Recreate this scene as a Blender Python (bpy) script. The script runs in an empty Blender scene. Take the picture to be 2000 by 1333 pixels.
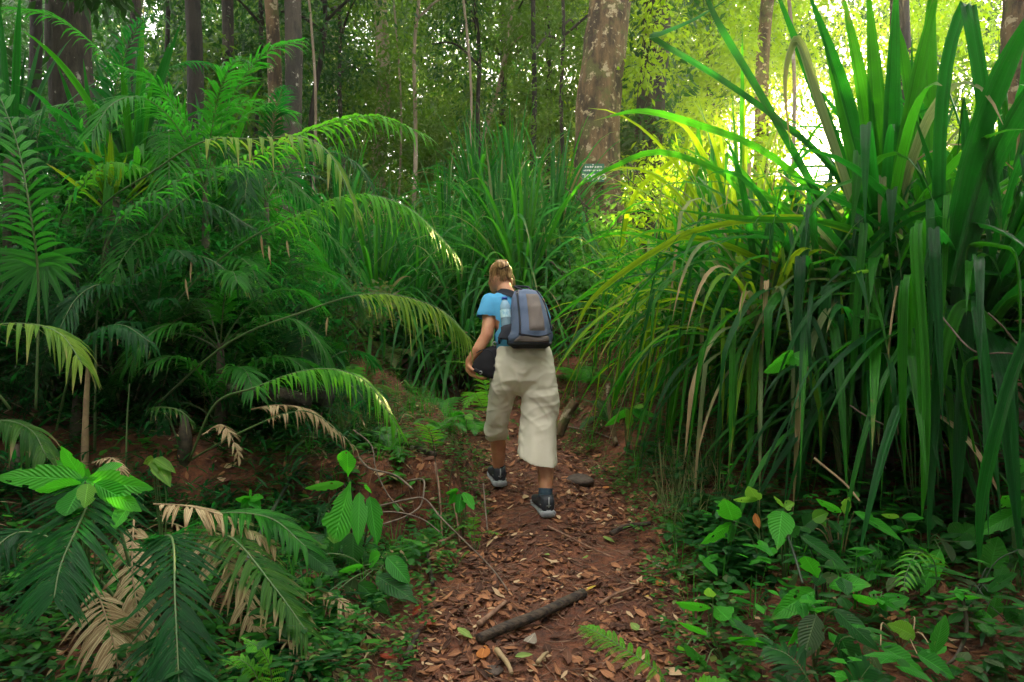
import bpy, bmesh, math, random
import numpy as np
from mathutils import Vector, noise, Matrix
rad = math.radians
R = random.Random(11)
NR = np.random.default_rng(5)
C = bpy.context.scene.collection
sc = bpy.context.scene

# ------------------------------------------------------------------ camera
FPX = 1444.0
CAMZ = 1.6
cd = bpy.data.cameras.new('camera'); cam = bpy.data.objects.new('camera', cd); C.objects.link(cam)
cam.location = (0, 0, CAMZ); cam.rotation_euler = (rad(90), 0, 0)
cd.sensor_width = 36; cd.lens = FPX * 36 / 2000; cd.clip_end = 900; cd.clip_start = .05
sc.camera = cam

# ------------------------------------------------------------------ light
SUN_EL, SUN_AZ = 17, 24          # degrees; azimuth to the right of the view direction
w = bpy.data.worlds.new('World'); sc.world = w; w.use_nodes = True
nt = w.node_tree; bg = nt.nodes['Background']
sky = nt.nodes.new('ShaderNodeTexSky'); sky.sky_type = 'NISHITA'; sky.sun_disc = False
sky.sun_elevation = rad(SUN_EL); sky.sun_rotation = rad(SUN_AZ); sky.dust_density = 5; sky.air_density = 1.2
mx = nt.nodes.new('ShaderNodeMix'); mx.data_type = 'RGBA'
mx.inputs[0].default_value = .72
mx.inputs[7].default_value = (8.2, 7.9, 7.3, 1)     # bright thin cloud over the blue
nt.links.new(sky.outputs[0], mx.inputs[6]); nt.links.new(mx.outputs[2], bg.inputs[0])
bg.inputs[1].default_value = .13
sd = bpy.data.lights.new('sun', 'SUN'); so = bpy.data.objects.new('sun', sd); C.objects.link(so)
sd.energy = 5; sd.angle = rad(.6); sd.color = (1, .82, .30)
dirv = Vector((math.sin(rad(SUN_AZ)) * math.cos(rad(SUN_EL)), math.cos(rad(SUN_AZ)) * math.cos(rad(SUN_EL)), math.sin(rad(SUN_EL))))
so.rotation_euler = dirv.to_track_quat('Z', 'Y').to_euler()
so.location = dirv * 60
sc.view_settings.view_transform = 'Standard'; sc.view_settings.look = 'None'
sc.view_settings.exposure = 2.6; sc.view_settings.gamma = 1
cy = sc.cycles
cy.max_bounces = 5; cy.diffuse_bounces = 2; cy.glossy_bounces = 2; cy.transmission_bounces = 3; cy.transparent_max_bounces = 6
cy.use_denoising = True; cy.sample_clamp_indirect = 6; cy.caustics_reflective = False; cy.caustics_refractive = False

# ------------------------------------------------------------------ helpers
def V(*a): return Vector(a)
def P(px, py, Y): return Vector(((px - 1000) / FPX * Y, Y, CAMZ - (py - 666.5) / FPX * Y))
def ss(a, b, x):
    t = min(1, max(0, (x - a) / (b - a))); return t * t * (3 - 2 * t)
PC = [(0, .1), (2.85, .1), (4.8, .28), (6, .2), (7, -.15), (9, -1.0), (11, -1.9), (15, -4), (400, -60)]
def pcx(y):
    for (a, b), (c, d) in zip(PC, PC[1:]):
        if y <= c: return b + (d - b) * (max(y, a) - a) / (c - a)
    return PC[-1][1]
def phw(y): return .56 - .16 * ss(3, 7, y)
BUMP, BUMP2 = -.02, .075
def gh(x, y, fine=True):
    c = pcx(y); hw = phw(y)
    dl = (c - hw) - x; dr = x - (c + hw)
    on = 1 - ss(-.1, .6, max(dl, dr))
    z = .1 * min(y, 14) + .035 * max(0, y - 14)
    z += .95 * ss(7.2, 10.6, y) * (1 - on * (1 - ss(10, 13, y)) * .8)
    z += (.10 + .32 * ss(3.9, 5.2, y)) * ss(.02, 1.0, dr) * ss(1, 3.2, y) + .10 * ss(.8, 4, dr) * ss(3.5, 6, y)
    ledge = ss(4.55, 4.85, y + .12 * math.sin(x * 5))
    z += (.34 * ledge + .05 * (1 - ledge)) * ss(.0, .28, dl)
    z += .18 * ss(1.0, 2.6, dl) * ss(3.2, 5, y)
    z -= .20 * (1 - ledge) * ss(.1, .35, dl) * (1 - ss(.6, 1.3, dl)) * ss(3.7, 4.4, y)
    z += .25 * ss(1.5, 6, abs(x - c)) * noise.noise(V(x * .35, y * .35, 1))
    z += BUMP * math.exp(-((x - .22) ** 2 / .05 + (y - 4.85) ** 2 / .09)) + BUMP2 * math.exp(-((x + .08) ** 2 / .03 + (y - 5.3) ** 2 / .05))
    if fine:
        z += .06 * noise.noise(V(x * 1.3, y * 1.3, 3)) + .03 * noise.noise(V(x * 4, y * 4, 7)) + .012 * noise.noise(V(x * 13, y * 13, 9))
        z -= .03 * on; z += .05 * noise.noise(V(x * 2.1, y * 1.7, 12)) * on
    return z

PROFILES = {
    'lance': lambda v: np.clip(np.minimum(1, .25 + v * 6) * np.where(v < .35, 1, 1 - ((v - .35) / .65) ** 1.6), .02, 1),
    'oval': lambda v: np.clip(np.sin(np.pi * np.clip(v, 0, 1) ** .85) ** .75 * (1 - .25 * v), .03, 1),
    'heart': lambda v: np.clip(np.where(v < .28, (v / .28) ** .45, 1 - ((v - .28) / .72) ** 1.5), .04, 1),
    'obov': lambda v: np.clip(np.sin(np.pi * np.clip(v, 0, 1) ** 1.7) ** .7, .05, 1),
}
class G:
    """accumulates quads and links them as one mesh object"""
    def __init__(s): s.v = []; s.f = []; s.uv = []; s.r = []; s.m = []; s.n = 0
    def add(s, v, f, uv, r, m=0):
        v = np.asarray(v, dtype=np.float32).reshape(-1, 3); f = np.asarray(f, dtype=np.int64).reshape(-1, 4)
        s.v.append(v); s.f.append(f + s.n); s.uv.append(np.asarray(uv, dtype=np.float32).reshape(-1, 2))
        rr = np.empty(len(v), dtype=np.float32); rr[:] = r; s.r.append(rr)
        s.m.append(np.full(len(f), m, dtype=np.int32)); s.n += len(v)
    def tube(s, pts, rs, m=0, n=6, rnd=.5, bump=0, seed=0, cap=True):
        pts = [Vector(p) for p in pts]; vs = []; uv = []
        N = len(pts); up = None
        if not hasattr(rs, '__len__'): rs = [rs] * N
        P_ = list(pts); R_ = list(rs)
        if cap:
            P_ = [pts[0]] + P_ + [pts[-1]]; R_ = [rs[0] * .05] + R_ + [rs[-1] * .05]
        M = len(P_); L = 0
        for i, p in enumerate(P_):
            a = P_[max(0, i - 1)]; b = P_[min(M - 1, i + 1)]
            if (b - a).length < 1e-6: b = b + V(0, 0, 1e-3)
            t = (b - a).normalized()
            if cap and i == 0: t = (pts[1] - pts[0]).normalized()
            if cap and i == M - 1: t = (pts[-1] - pts[-2]).normalized()
            if up is None: up = t.orthogonal().normalized()
            up = (up - t * up.dot(t)); up = up.normalized() if up.length > 1e-6 else t.orthogonal().normalized()
            sd_ = t.cross(up)
            if i: L += (p - P_[i - 1]).length
            for k in range(n):
                an = 2 * math.pi * k / n; d = up * math.cos(an) + sd_ * math.sin(an)
                q = R_[i]
                if bump: q *= 1 + bump * noise.noise(V(d.x * 1.5 + seed, d.y * 1.5, L * 2.5 + d.z)) + bump * .5 * noise.noise(V(d.x * 5, d.y * 5 + seed, L * 9 + d.z * 4))
                vs.append(p + d * q); uv.append((k / n, L))
        fs = [(i * n + k, i * n + (k + 1) % n, (i + 1) * n + (k + 1) % n, (i + 1) * n + k) for i in range(M - 1) for k in range(n)]
        s.add([tuple(v) for v in vs], fs, uv, rnd, m)
    def strap(s, pts, width, m=0, rnd=.5, keel=.22, twist=0, taper=.4, side=None, base=1.0, tear=0):
        """a long blade with a keel, following pts"""
        vs = []; uv = []; N = len(pts); prev = None
        for i, p in enumerate(pts):
            a = pts[max(0, i - 1)]; b = pts[min(N - 1, i + 1)]
            t = (b - a)
            t = t.normalized() if t.length > 1e-6 else V(0, 0, 1)
            if prev is None:
                sdv = Vector(side) if side is not None else t.cross(V(0, 0, 1))
                if sdv.length < .15: sdv = t.cross(V(.3, 1, 0))
            else: sdv = prev
            sdv = (sdv - t * sdv.dot(t)); sdv = sdv.normalized() if sdv.length > 1e-6 else t.orthogonal().normalized()
            if twist: sdv = Matrix.Rotation(twist / N, 3, t) @ sdv
            prev = sdv; nn = sdv.cross(t)
            v = i / (N - 1)
            wd = width * (1 if v < 1 - taper else max(.03, 1 - ((v - 1 + taper) / taper) ** 1.5)) * (base + (1 - base) * min(1, v * 4))
            if tear: wd *= 1 - tear * max(0, noise.noise(V(v * 9 + rnd * 50, rnd * 9, 0)))
            for u in (-1, -.5, 0, .5, 1):
                h = {1: .10, .5: .32, 0: -.6}[abs(u)] * keel * wd
                vs.append(p + sdv * (u * wd / 2) + nn * h); uv.append((.5 + u / 2, v))
        fs = [(i * 5 + k, i * 5 + k + 1, (i + 1) * 5 + k + 1, (i + 1) * 5 + k) for i in range(N - 1) for k in range(4)]
        s.add([tuple(v) for v in vs], fs, uv, rnd, m)
    def leaves(s, rows, m=0, nu=2, nv=3, prof='lance', wavy=0, holes=0):
        """rows: pos3 dir3 side3 bend3 L W droop fold curl rnd  (18 numbers each)"""
        if len(rows) == 0: return
        A = np.asarray(rows, dtype=np.float64)
        pos, d, sdv, bn = A[:, 0:3], A[:, 3:6], A[:, 6:9], A[:, 9:12]
        L, W, dr, fo, cu, rn = [A[:, 12 + i] for i in range(6)]
        d = d / (np.linalg.norm(d, axis=1, keepdims=True) + 1e-9)
        sdv = sdv - d * np.sum(sdv * d, 1, keepdims=True); sdv = sdv / (np.linalg.norm(sdv, axis=1, keepdims=True) + 1e-9)
        nn = np.cross(sdv, d)
        us = np.linspace(-1, 1, nu + 1); vv = np.linspace(0, 1, nv + 1)
        pr = PROFILES[prof](vv)
        N = len(A); out = np.empty((N, nv + 1, nu + 1, 3)); uv = np.empty((N, nv + 1, nu + 1, 2))
        for j, v in enumerate(vv):
            cen = pos + d * (L * (v - .35 * np.abs(dr) * v * v))[:, None] + bn * (L * dr * v * v)[:, None]
            for i, u in enumerate(us):
                wv = 1 + (wavy * NR.normal(size=N) if wavy and abs(u) == 1 and 0 < j < nv else 0)
                x = u * W / 2 * pr[j] * wv
                h = np.abs(u) * fo * W * .5 * pr[j] + cu * W * (u * u) * .5 * pr[j]
                if wavy and 0 < j < nv: h = h + wavy * .35 * W * NR.normal(size=N) * abs(u)
                out[:, j, i] = cen + sdv * x[:, None] + nn * h[:, None]
                uv[:, j, i, 0] = .5 + u / 2; uv[:, j, i, 1] = v
        K = (nv + 1) * (nu + 1)
        ft = np.array([(j * (nu + 1) + i, j * (nu + 1) + i + 1, (j + 1) * (nu + 1) + i + 1, (j + 1) * (nu + 1) + i) for j in range(nv) for i in range(nu)])
        f = (ft[None] + (np.arange(N) * K)[:, None, None]).reshape(-1, 4)
        if holes:
            keep = np.ones(len(f), bool); fpl = nu * nv
            for k in range(N):
                for _ in range(holes):
                    if R.random() < .75:
                        j = R.randrange(1, nv); i = R.choice([0, nu - 1, R.randrange(nu)])
                        keep[k * fpl + j * nu + i] = False
                        if R.random() < .5 and i in (0, nu - 1): keep[k * fpl + min(nv - 1, j + 1) * nu + i] = False
            f = f[keep]
        s.add(out.reshape(-1, 3), f, uv.reshape(-1, 2), np.repeat(rn, K), m)
    def build(s, name, mats, parent=None, smooth=True):
        v = np.concatenate(s.v); f = np.concatenate(s.f); uv = np.concatenate(s.uv); r = np.concatenate(s.r); m = np.concatenate(s.m)
        org = np.array([0, 0, 0], dtype=np.float32)
        me = bpy.data.meshes.new(name)
        me.vertices.add(len(v)); me.vertices.foreach_set('co', v.ravel())
        me.loops.add(f.size); me.loops.foreach_set('vertex_index', f.ravel().astype(np.int32))
        me.polygons.add(len(f)); me.polygons.foreach_set('loop_start', np.arange(0, f.size, 4, dtype=np.int32))
        me.polygons.foreach_set('material_index', m)
        me.polygons.foreach_set('use_smooth', np.full(len(f), smooth))
        ul = me.uv_layers.new(name='UVMap'); ul.data.foreach_set('uv', uv[f.ravel()].ravel())
        at = me.attributes.new('rnd', 'FLOAT', 'POINT'); at.data.foreach_set('value', r)
        me.update(calc_edges=True)
        for mt in (mats if isinstance(mats, (list, tuple)) else [mats]): me.materials.append(M[mt] if isinstance(mt, str) else mt)
        o = bpy.data.objects.new(name, me); C.objects.link(o)
        if parent is not None:
            o.parent = parent; o.matrix_parent_inverse = Matrix.Translation(-parent.location)
        return o
def tag(o, label, cat, group=None):
    o['label'] = label; o['category'] = cat
    if group: o['group'] = group
    return o
def thing(name, loc, label, cat, group=None):
    o = bpy.data.objects.new(name, None); C.objects.link(o); o.location = loc; o.empty_display_size = .1
    return tag(o, label, cat, group)
def kind(o, k): o['kind'] = k; return o
def spline(pts, n):
    """Catmull-Rom through pts -> n points"""
    pts = [Vector(p) for p in pts]; q = [pts[0] * 2 - pts[1]] + pts + [pts[-1] * 2 - pts[-2]]
    out = []; S = len(pts) - 1
    for k in range(n):
        t = k / (n - 1) * S; i = min(int(t), S - 1); t -= i
        a, b, c, d = q[i:i + 4]
        out.append(.5 * ((2 * b) + (c - a) * t + (2 * a - 5 * b + 4 * c - d) * t * t + (3 * b - a - 3 * c + d) * t ** 3))
    return out
def PX(lst): return [P(*p) for p in lst]

# ------------------------------------------------------------------ materials
M = {}
def nmat(name):
    m = bpy.data.materials.new(name); m.use_nodes = True; M[name] = m
    n = m.node_tree.nodes; n.clear(); out = n.new('ShaderNodeOutputMaterial')
    return m, n, m.node_tree.links, out
def mixc(n, l, fac, a, b, mode='MIX'):
    x = n.new('ShaderNodeMix'); x.data_type = 'RGBA'; x.blend_type = mode
    for s_, val in ((0, fac), (6, a), (7, b)):
        if hasattr(val, 'links'): l.new(val, x.inputs[s_])
        elif isinstance(val, (int, float)): x.inputs[s_].default_value = val
        else: x.inputs[s_].default_value = (*val, 1)
    return x.outputs[2]
def math_(n, l, op, a, b=None, c=None):
    x = n.new('ShaderNodeMath'); x.operation = op
    for i, val in enumerate((a, b, c)):
        if val is None: continue
        if hasattr(val, 'links'): l.new(val, x.inputs[i])
        else: x.inputs[i].default_value = val
    return x.outputs[0]
def mapr(n, l, v, a, b, c=0, d=1):
    x = n.new('ShaderNodeMapRange'); x.interpolation_type = 'SMOOTHSTEP'
    l.new(v, x.inputs[0])
    for i, val in enumerate((a, b, c, d)): x.inputs[i + 1].default_value = val
    return x.outputs[0]
def tex(n, l, vec, scale, detail=3, rough=.5, kind_='noise'):
    x = n.new('ShaderNodeTexNoise' if kind_ == 'noise' else 'ShaderNodeTexVoronoi')
    x.inputs['Scale'].default_value = scale
    if kind_ == 'noise': x.inputs['Detail'].default_value = detail; x.inputs['Roughness'].default_value = rough
    if vec is not None: l.new(vec, x.inputs['Vector'])
    return x.outputs[0]
def bump(n, l, h, strength, dist, normal=None):
    b = n.new('ShaderNodeBump'); b.inputs['Strength'].default_value = strength; b.inputs['Distance'].default_value = dist
    l.new(h, b.inputs['Height'])
    if normal is not None: l.new(normal, b.inputs['Normal'])
    return b.outputs[0]
def leafmat(name, c1, c2, tr, veins='strap', rough=.38, tf=.45, tip=None, t0=.8, t1=1.0, spec=.5, c3=None, spots=0):
    m, n, l, out = nmat(name)
    at = n.new('ShaderNodeAttribute'); at.attribute_name = 'rnd'; rn = at.outputs['Fac']
    tc = n.new('ShaderNodeTexCoord'); sep = n.new('ShaderNodeSeparateXYZ'); l.new(tc.outputs['UV'], sep.inputs[0])
    u, v = sep.outputs[0], sep.outputs[1]
    ns = tex(n, l, tc.outputs['Object'], 9, 4, .6)
    f = math_(n, l, 'ADD', rn, math_(n, l, 'MULTIPLY_ADD', ns, .7, -.35))
    col = mixc(n, l, mapr(n, l, f, .1, .9), c1, c2)
    if c3: col = mixc(n, l, mapr(n, l, rn, .86, .9), col, c3)
    cen = math_(n, l, 'ABSOLUTE', math_(n, l, 'SUBTRACT', u, .5))
    hgt = None
    if veins == 'strap':
        wv = math_(n, l, 'SINE', math_(n, l, 'MULTIPLY', u, 75)); hgt = math_(n, l, 'MULTIPLY_ADD', wv, .25, ns)
        col = mixc(n, l, math_(n, l, 'MULTIPLY', mapr(n, l, cen, .05, .0), .35), col, [min(1, x * 2.2 + .02) for x in c2])
        col = mixc(n, l, math_(n, l, 'MULTIPLY', mapr(n, l, wv, .2, 1), .25), col, [x * .45 for x in c1])
        mp_ = n.new('ShaderNodeMapping'); mp_.inputs['Scale'].default_value = (14, .9, 1); l.new(tc.outputs['UV'], mp_.inputs[0]); cb = n.new('ShaderNodeCombineXYZ'); l.new(math_(n, l, 'MULTIPLY', rn, 40), cb.inputs[2]); va = n.new('ShaderNodeVectorMath'); va.operation = 'ADD'; l.new(mp_.outputs[0], va.inputs[0]); l.new(cb.outputs[0], va.inputs[1])
        rb = math_(n, l, 'COSINE', math_(n, l, 'MULTIPLY', u, 12.566)); col = mixc(n, l, math_(n, l, 'MULTIPLY', mapr(n, l, rb, .2, -1), .55), col, [x * .45 for x in c1])  # fold shading put into the blade colour as two dark bands
        hgt = math_(n, l, 'MULTIPLY_ADD', rb, 1.2, hgt)
        stn = tex(n, l, va.outputs[0], 1.3, 4, .6); col = mixc(n, l, math_(n, l, 'MULTIPLY', mapr(n, l, stn, .5, .75), .55), col, [min(1, x * 1.9 + .015) for x in c2])
        tn = tex(n, l, tc.outputs['Object'], 130, 2, .5); col = mixc(n, l, math_(n, l, 'MULTIPLY', mapr(n, l, tn, .70, .74), .5), col, (.22, .2, .1))
    elif veins == 'broad':
        ph = math_(n, l, 'ADD', math_(n, l, 'MULTIPLY', v, 13 * 6.283), math_(n, l, 'MULTIPLY', cen, -38))
        wv = math_(n, l, 'SINE', ph); hgt = math_(n, l, 'MULTIPLY_ADD', wv, .6, math_(n, l, 'MULTIPLY', ns, .6))
        ve = math_(n, l, 'MULTIPLY', mapr(n, l, wv, .75, 1), .35)
        mr = mapr(n, l, cen, .035, .008)
        col = mixc(n, l, math_(n, l, 'MAXIMUM', ve, math_(n, l, 'MULTIPLY', mr, .7)), col, [min(1, x * 2.1 + .03) for x in c2])
        hgt = math_(n, l, 'SUBTRACT', hgt, math_(n, l, 'MULTIPLY', mr, 1.0))
    else: hgt = ns
    if tip:
        tt = math_(n, l, 'ADD', v, math_(n, l, 'ADD', math_(n, l, 'MULTIPLY_ADD', ns, .5, -.25), math_(n, l, 'MULTIPLY_ADD', rn, .5, -.25)))
        tm = mapr(n, l, tt, t0, t1); col = mixc(n, l, tm, col, tip)
    if spots:
        sp = tex(n, l, tc.outputs['Object'], 60, 2, .5)
        col = mixc(n, l, math_(n, l, 'MULTIPLY', mapr(n, l, sp, .68, .72), spots), col, (.35, .27, .12))
    p = n.new('ShaderNodeBsdfPrincipled'); l.new(col, p.inputs['Base Color']); p.inputs['Roughness'].default_value = rough * (.8 if veins == 'strap' else .9)
    p.inputs['Specular IOR Level'].default_value = spec * (.38 if veins == 'strap' else .7)
    b_ = bump(n, l, hgt, .45, .004 if veins != 'broad' else .007); l.new(b_, p.inputs['Normal'])
    t = n.new('ShaderNodeBsdfTranslucent')
    tcol = mixc(n, l, .82, col, tr, 'MIX')
    if tip: tcol = mixc(n, l, tm, tcol, [x * .8 for x in tip])
    l.new(tcol, t.inputs['Color'])
    ms = n.new('ShaderNodeMixShader'); ms.inputs[0].default_value = tf
    l.new(p.outputs[0], ms.inputs[1]); l.new(t.outputs[0], ms.inputs[2]); l.new(ms.outputs[0], out.inputs[0])
    return m
def plain(name, col, rough=.7, col2=None, scale=8, bs=.3, bd=.004, metallic=0, spec=.5, detail=5, lo=.35, hi=.65, weave=0, coords='Object', stretch=None):
    m, n, l, out = nmat(name)
    tc = n.new('ShaderNodeTexCoord'); vec = tc.outputs[coords]
    if stretch:
        mp = n.new('ShaderNodeMapping'); mp.inputs['Scale'].default_value = stretch; l.new(vec, mp.inputs[0]); vec = mp.outputs[0]
    ns = tex(n, l, vec, scale, detail, .6)
    c = mixc(n, l, mapr(n, l, ns, lo, hi), col, col2 or [x * .8 for x in col])
    p = n.new('ShaderNodeBsdfPrincipled'); l.new(c, p.inputs['Base Color']); p.inputs['Roughness'].default_value = rough
    p.inputs['Metallic'].default_value = metallic; p.inputs['Specular IOR Level'].default_value = spec
    h = ns
    if weave:
        h = math_(n, l, 'ADD', tex(n, l, vec, weave, 2, .5), ns)
    l.new(bump(n, l, h, bs, bd), p.inputs['Normal']); l.new(p.outputs[0], out.inputs[0])
    return m
def barkmat(name, c1, c2, lich, la=.55, scale=6, moss=None):
    m, n, l, out = nmat(name)
    tc = n.new('ShaderNodeTexCoord'); mp = n.new('ShaderNodeMapping'); mp.inputs['Scale'].default_value = (1, 1, .28); l.new(tc.outputs['Object'], mp.inputs[0])
    a = tex(n, l, mp.outputs[0], scale, 8, .7); b = tex(n, l, tc.outputs['Object'], 3.2, 5, .65); c = tex(n, l, tc.outputs['Object'], 8, 6, .7)
    col = mixc(n, l, mapr(n, l, a, .38, .62), c1, c2)
    if moss: col = mixc(n, l, math_(n, l, 'MULTIPLY', mapr(n, l, b, .5, .62), .8), col, moss)
    lm = math_(n, l, 'MULTIPLY', mapr(n, l, c, la, la + .06), .85); col = mixc(n, l, lm, col, lich)
    p = n.new('ShaderNodeBsdfPrincipled'); l.new(col, p.inputs['Base Color']); p.inputs['Roughness'].default_value = .9
    l.new(bump(n, l, a, 1, .09), p.inputs['Normal']); l.new(p.outputs[0], out.inputs[0])
    return m

DEAD = (.46, .33, .17)
leafmat('palm_green', (.010, .085, .010), (.035, .22, .018), (.06, .50, .02), tip=(.24, .24, .05), t0=1.0, t1=1.25)
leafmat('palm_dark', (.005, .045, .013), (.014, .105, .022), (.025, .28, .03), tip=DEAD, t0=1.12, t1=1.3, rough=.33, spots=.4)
leafmat('palm_yellow', (.07, .20, .018), (.19, .32, .03), (.30, .52, .04), tip=(.5, .42, .16), t0=.78, t1=1.25, spots=.6)
leafmat('palm_lime', (.04, .22, .010), (.10, .38, .018), (.18, .66, .02))
leafmat('dead_frond', (.30, .20, .10), (.55, .42, .24), (.40, .27, .12), rough=.8, tf=.2, tip=(.24, .14, .07), t0=.8, t1=1.1, spec=.2)
leafmat('palm_browning', (.015, .09, .014), (.06, .17, .02), (.12, .34, .03), tip=DEAD, t0=.72, t1=1.1, spots=.7)
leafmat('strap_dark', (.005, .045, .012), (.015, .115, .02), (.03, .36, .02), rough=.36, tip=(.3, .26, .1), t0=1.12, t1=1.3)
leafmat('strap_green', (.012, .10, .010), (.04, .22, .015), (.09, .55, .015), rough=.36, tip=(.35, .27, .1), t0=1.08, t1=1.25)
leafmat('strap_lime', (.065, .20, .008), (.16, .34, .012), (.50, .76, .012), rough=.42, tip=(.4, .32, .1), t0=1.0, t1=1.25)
leafmat('strap_far', (.014, .10, .022), (.05, .22, .05), (.08, .44, .06), rough=.3, tip=(.34, .38, .16), t0=.9, t1=1.15)
leafmat('strap_pale', (.14, .2, .08), (.24, .3, .13), (.3, .4, .12), rough=.55, tip=DEAD, t0=.6, t1=.95)
leafmat('broad_bright', (.016, .17, .012), (.05, .33, .018), (.10, .62, .02), 'broad', rough=.45, tip=(.2, .3, .06), t0=1.1, t1=1.3)
leafmat('broad_lime', (.08, .26, .02), (.17, .40, .035), (.3, .65, .05), 'broad', rough=.45)
leafmat('broad_dark', (.008, .07, .012), (.028, .15, .018), (.06, .34, .03), 'broad', rough=.4, spots=.5)
leafmat('broad_dull', (.045, .085, .035), (.085, .13, .045), (.1, .2, .05), 'broad', rough=.6, spots=.8)
leafmat('fern_green', (.018, .13, .014), (.06, .26, .02), (.1, .46, .03), 'none', rough=.55)
leafmat('fern_bright', (.06, .24, .015), (.12, .40, .02), (.22, .62, .03), 'none', rough=.55)
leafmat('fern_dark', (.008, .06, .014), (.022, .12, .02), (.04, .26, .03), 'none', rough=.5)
leafmat('herb', (.014, .10, .014), (.05, .2, .02), (.1, .36, .03), 'none', rough=.5, c3=(.17, .22, .05))
leafmat('moss_herb', (.05, .09, .02), (.12, .16, .035), (.16, .22, .05), 'none', rough=.7)
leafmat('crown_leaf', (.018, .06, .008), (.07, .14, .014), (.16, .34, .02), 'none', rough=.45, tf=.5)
leafmat('crown_sun', (.06, .15, .006), (.15, .27, .008), (.46, .74, .012), 'none', rough=.45, tf=.55)  # sun glow put into a yellower, brighter copy of the leaf colour
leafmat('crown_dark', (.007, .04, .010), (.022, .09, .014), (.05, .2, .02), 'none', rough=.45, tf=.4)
leafmat('litter', (.12, .042, .02), (.38, .165, .075), (.2, .09, .03), 'broad', rough=.6, tf=.12, c3=(.6, .42, .24), spec=.35)
leafmat('litter_dark', (.045, .02, .012), (.14, .06, .035), (.1, .04, .02), 'broad', rough=.65, tf=.08, spec=.3)
leafmat('leaf_red', (.22, .025, .01), (.38, .06, .02), (.4, .06, .02), 'broad', rough=.5, tf=.2)
leafmat('leaf_orange', (.42, .13, .03), (.55, .2, .05), (.5, .2, .04), 'broad', rough=.5, tf=.2)
leafmat('leaf_yellow', (.5, .32, .04), (.6, .42, .06), (.6, .4, .05), 'broad', rough=.5, tf=.2)
leafmat('leaf_fallen_green', (.16, .26, .05), (.26, .36, .08), (.3, .4, .06), 'broad', rough=.5, tf=.2)
leafmat('leaf_grey', (.2, .16, .12), (.36, .31, .24), (.2, .16, .1), 'broad', rough=.8, tf=.1)
plain('stem_green', (.05, .12, .03), .5, (.09, .14, .04), 20)
plain('stem_brown', (.035, .028, .018), .8, (.075, .055, .035), 30, bs=.6)
plain('stem_tan', (.34, .24, .12), .8, (.24, .16, .09), 25, bs=.5)
plain('stem_dark', (.02, .035, .02), .6, (.04, .06, .03), 25)
plain('twig', (.13, .06, .035), .85, (.28, .16, .1), 14, bs=.6)
plain('vine_skin', (.10, .07, .05), .8, (.2, .15, .11), 22, bs=.6)
plain('stick_wood', (.02, .014, .011), .85, (.075, .05, .032), 16, bs=.9, bd=.01, stretch=(1, 3, 3))
plain('rock', (.045, .03, .022), .85, (.085, .06, .045), 9, bs=.9, bd=.02)
barkmat('bark_grey', (.020, .018, .013), (.062, .05, .036), (.36, .34, .28), .61)
barkmat('bark_main', (.038, .024, .012), (.16, .10, .045), (.38, .31, .19), .555, moss=(.09, .10, .025))
barkmat('bark_dark', (.011, .010, .008), (.03, .025, .018), (.2, .2, .16), .66)
barkmat('bark_pale', (.2, .15, .10), (.34, .27, .2), (.5, .45, .36), .6)
barkmat('bark_log', (.03, .022, .016), (.09, .065, .045), (.42, .38, .30), .56, scale=12)
# soil
m, n, l, out = nmat('soil')
tc = n.new('ShaderNodeTexCoord'); ob = tc.outputs['Object']
a = tex(n, l, ob, 1.7, 6, .65); b = tex(n, l, ob, 28, 8, .75); c = tex(n, l, ob, 6, 6, .7)
col = mixc(n, l, mapr(n, l, a, .35, .65), (.115, .034, .014), (.25, .085, .036))
col = mixc(n, l, mapr(n, l, b, .4, .68), col, (.05, .022, .014))
col = mixc(n, l, math_(n, l, 'MULTIPLY', mapr(n, l, c, .55, .75), .6), col, (.2, .11, .065))
p = n.new('ShaderNodeBsdfPrincipled'); l.new(col, p.inputs['Base Color']); p.inputs['Roughness'].default_value = .92
l.new(bump(n, l, b, 1, .02, bump(n, l, c, .8, .05)), p.inputs['Normal']); l.new(p.outputs[0], out.inputs[0])

# ------------------------------------------------------------------ ground
def axis(lo, hi, d, far, g=1.16):
    a = list(np.arange(lo, hi, d)); s_ = d; x = lo
    left = []
    while x > -far: s_ *= g; x -= s_; left.append(x)
    s_ = d; x = a[-1]; right = []
    while x < far: s_ *= g; x += s_; right.append(x)
    return left[::-1] + a + right
xs = axis(-2.6, 2.6, .035, 300); ys = axis(2.2, 7.6, .035, 300)
g = G()
vs = [(x, y, gh(x, y)) for y in ys for x in xs]; nx = len(xs)
fs = [(j * nx + i, j * nx + i + 1, (j + 1) * nx + i + 1, (j + 1) * nx + i) for j in range(len(ys) - 1) for i in range(nx - 1)]
g.add(vs, fs, [(0, 0)] * len(vs), .5)
kind(g.build('forest_floor', 'soil'), 'structure')

# ------------------------------------------------------------------ generic plant generators
def rv(a, b): return R.uniform(a, b)
UP = V(0, 0, 1); DN = V(0, 0, -1)
def row(pos, d, sd_, bn, L, W, dr, fo, cu, rn): return [*pos, *d, *sd_, *bn, L, W, dr, fo, cu, rn]

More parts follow.
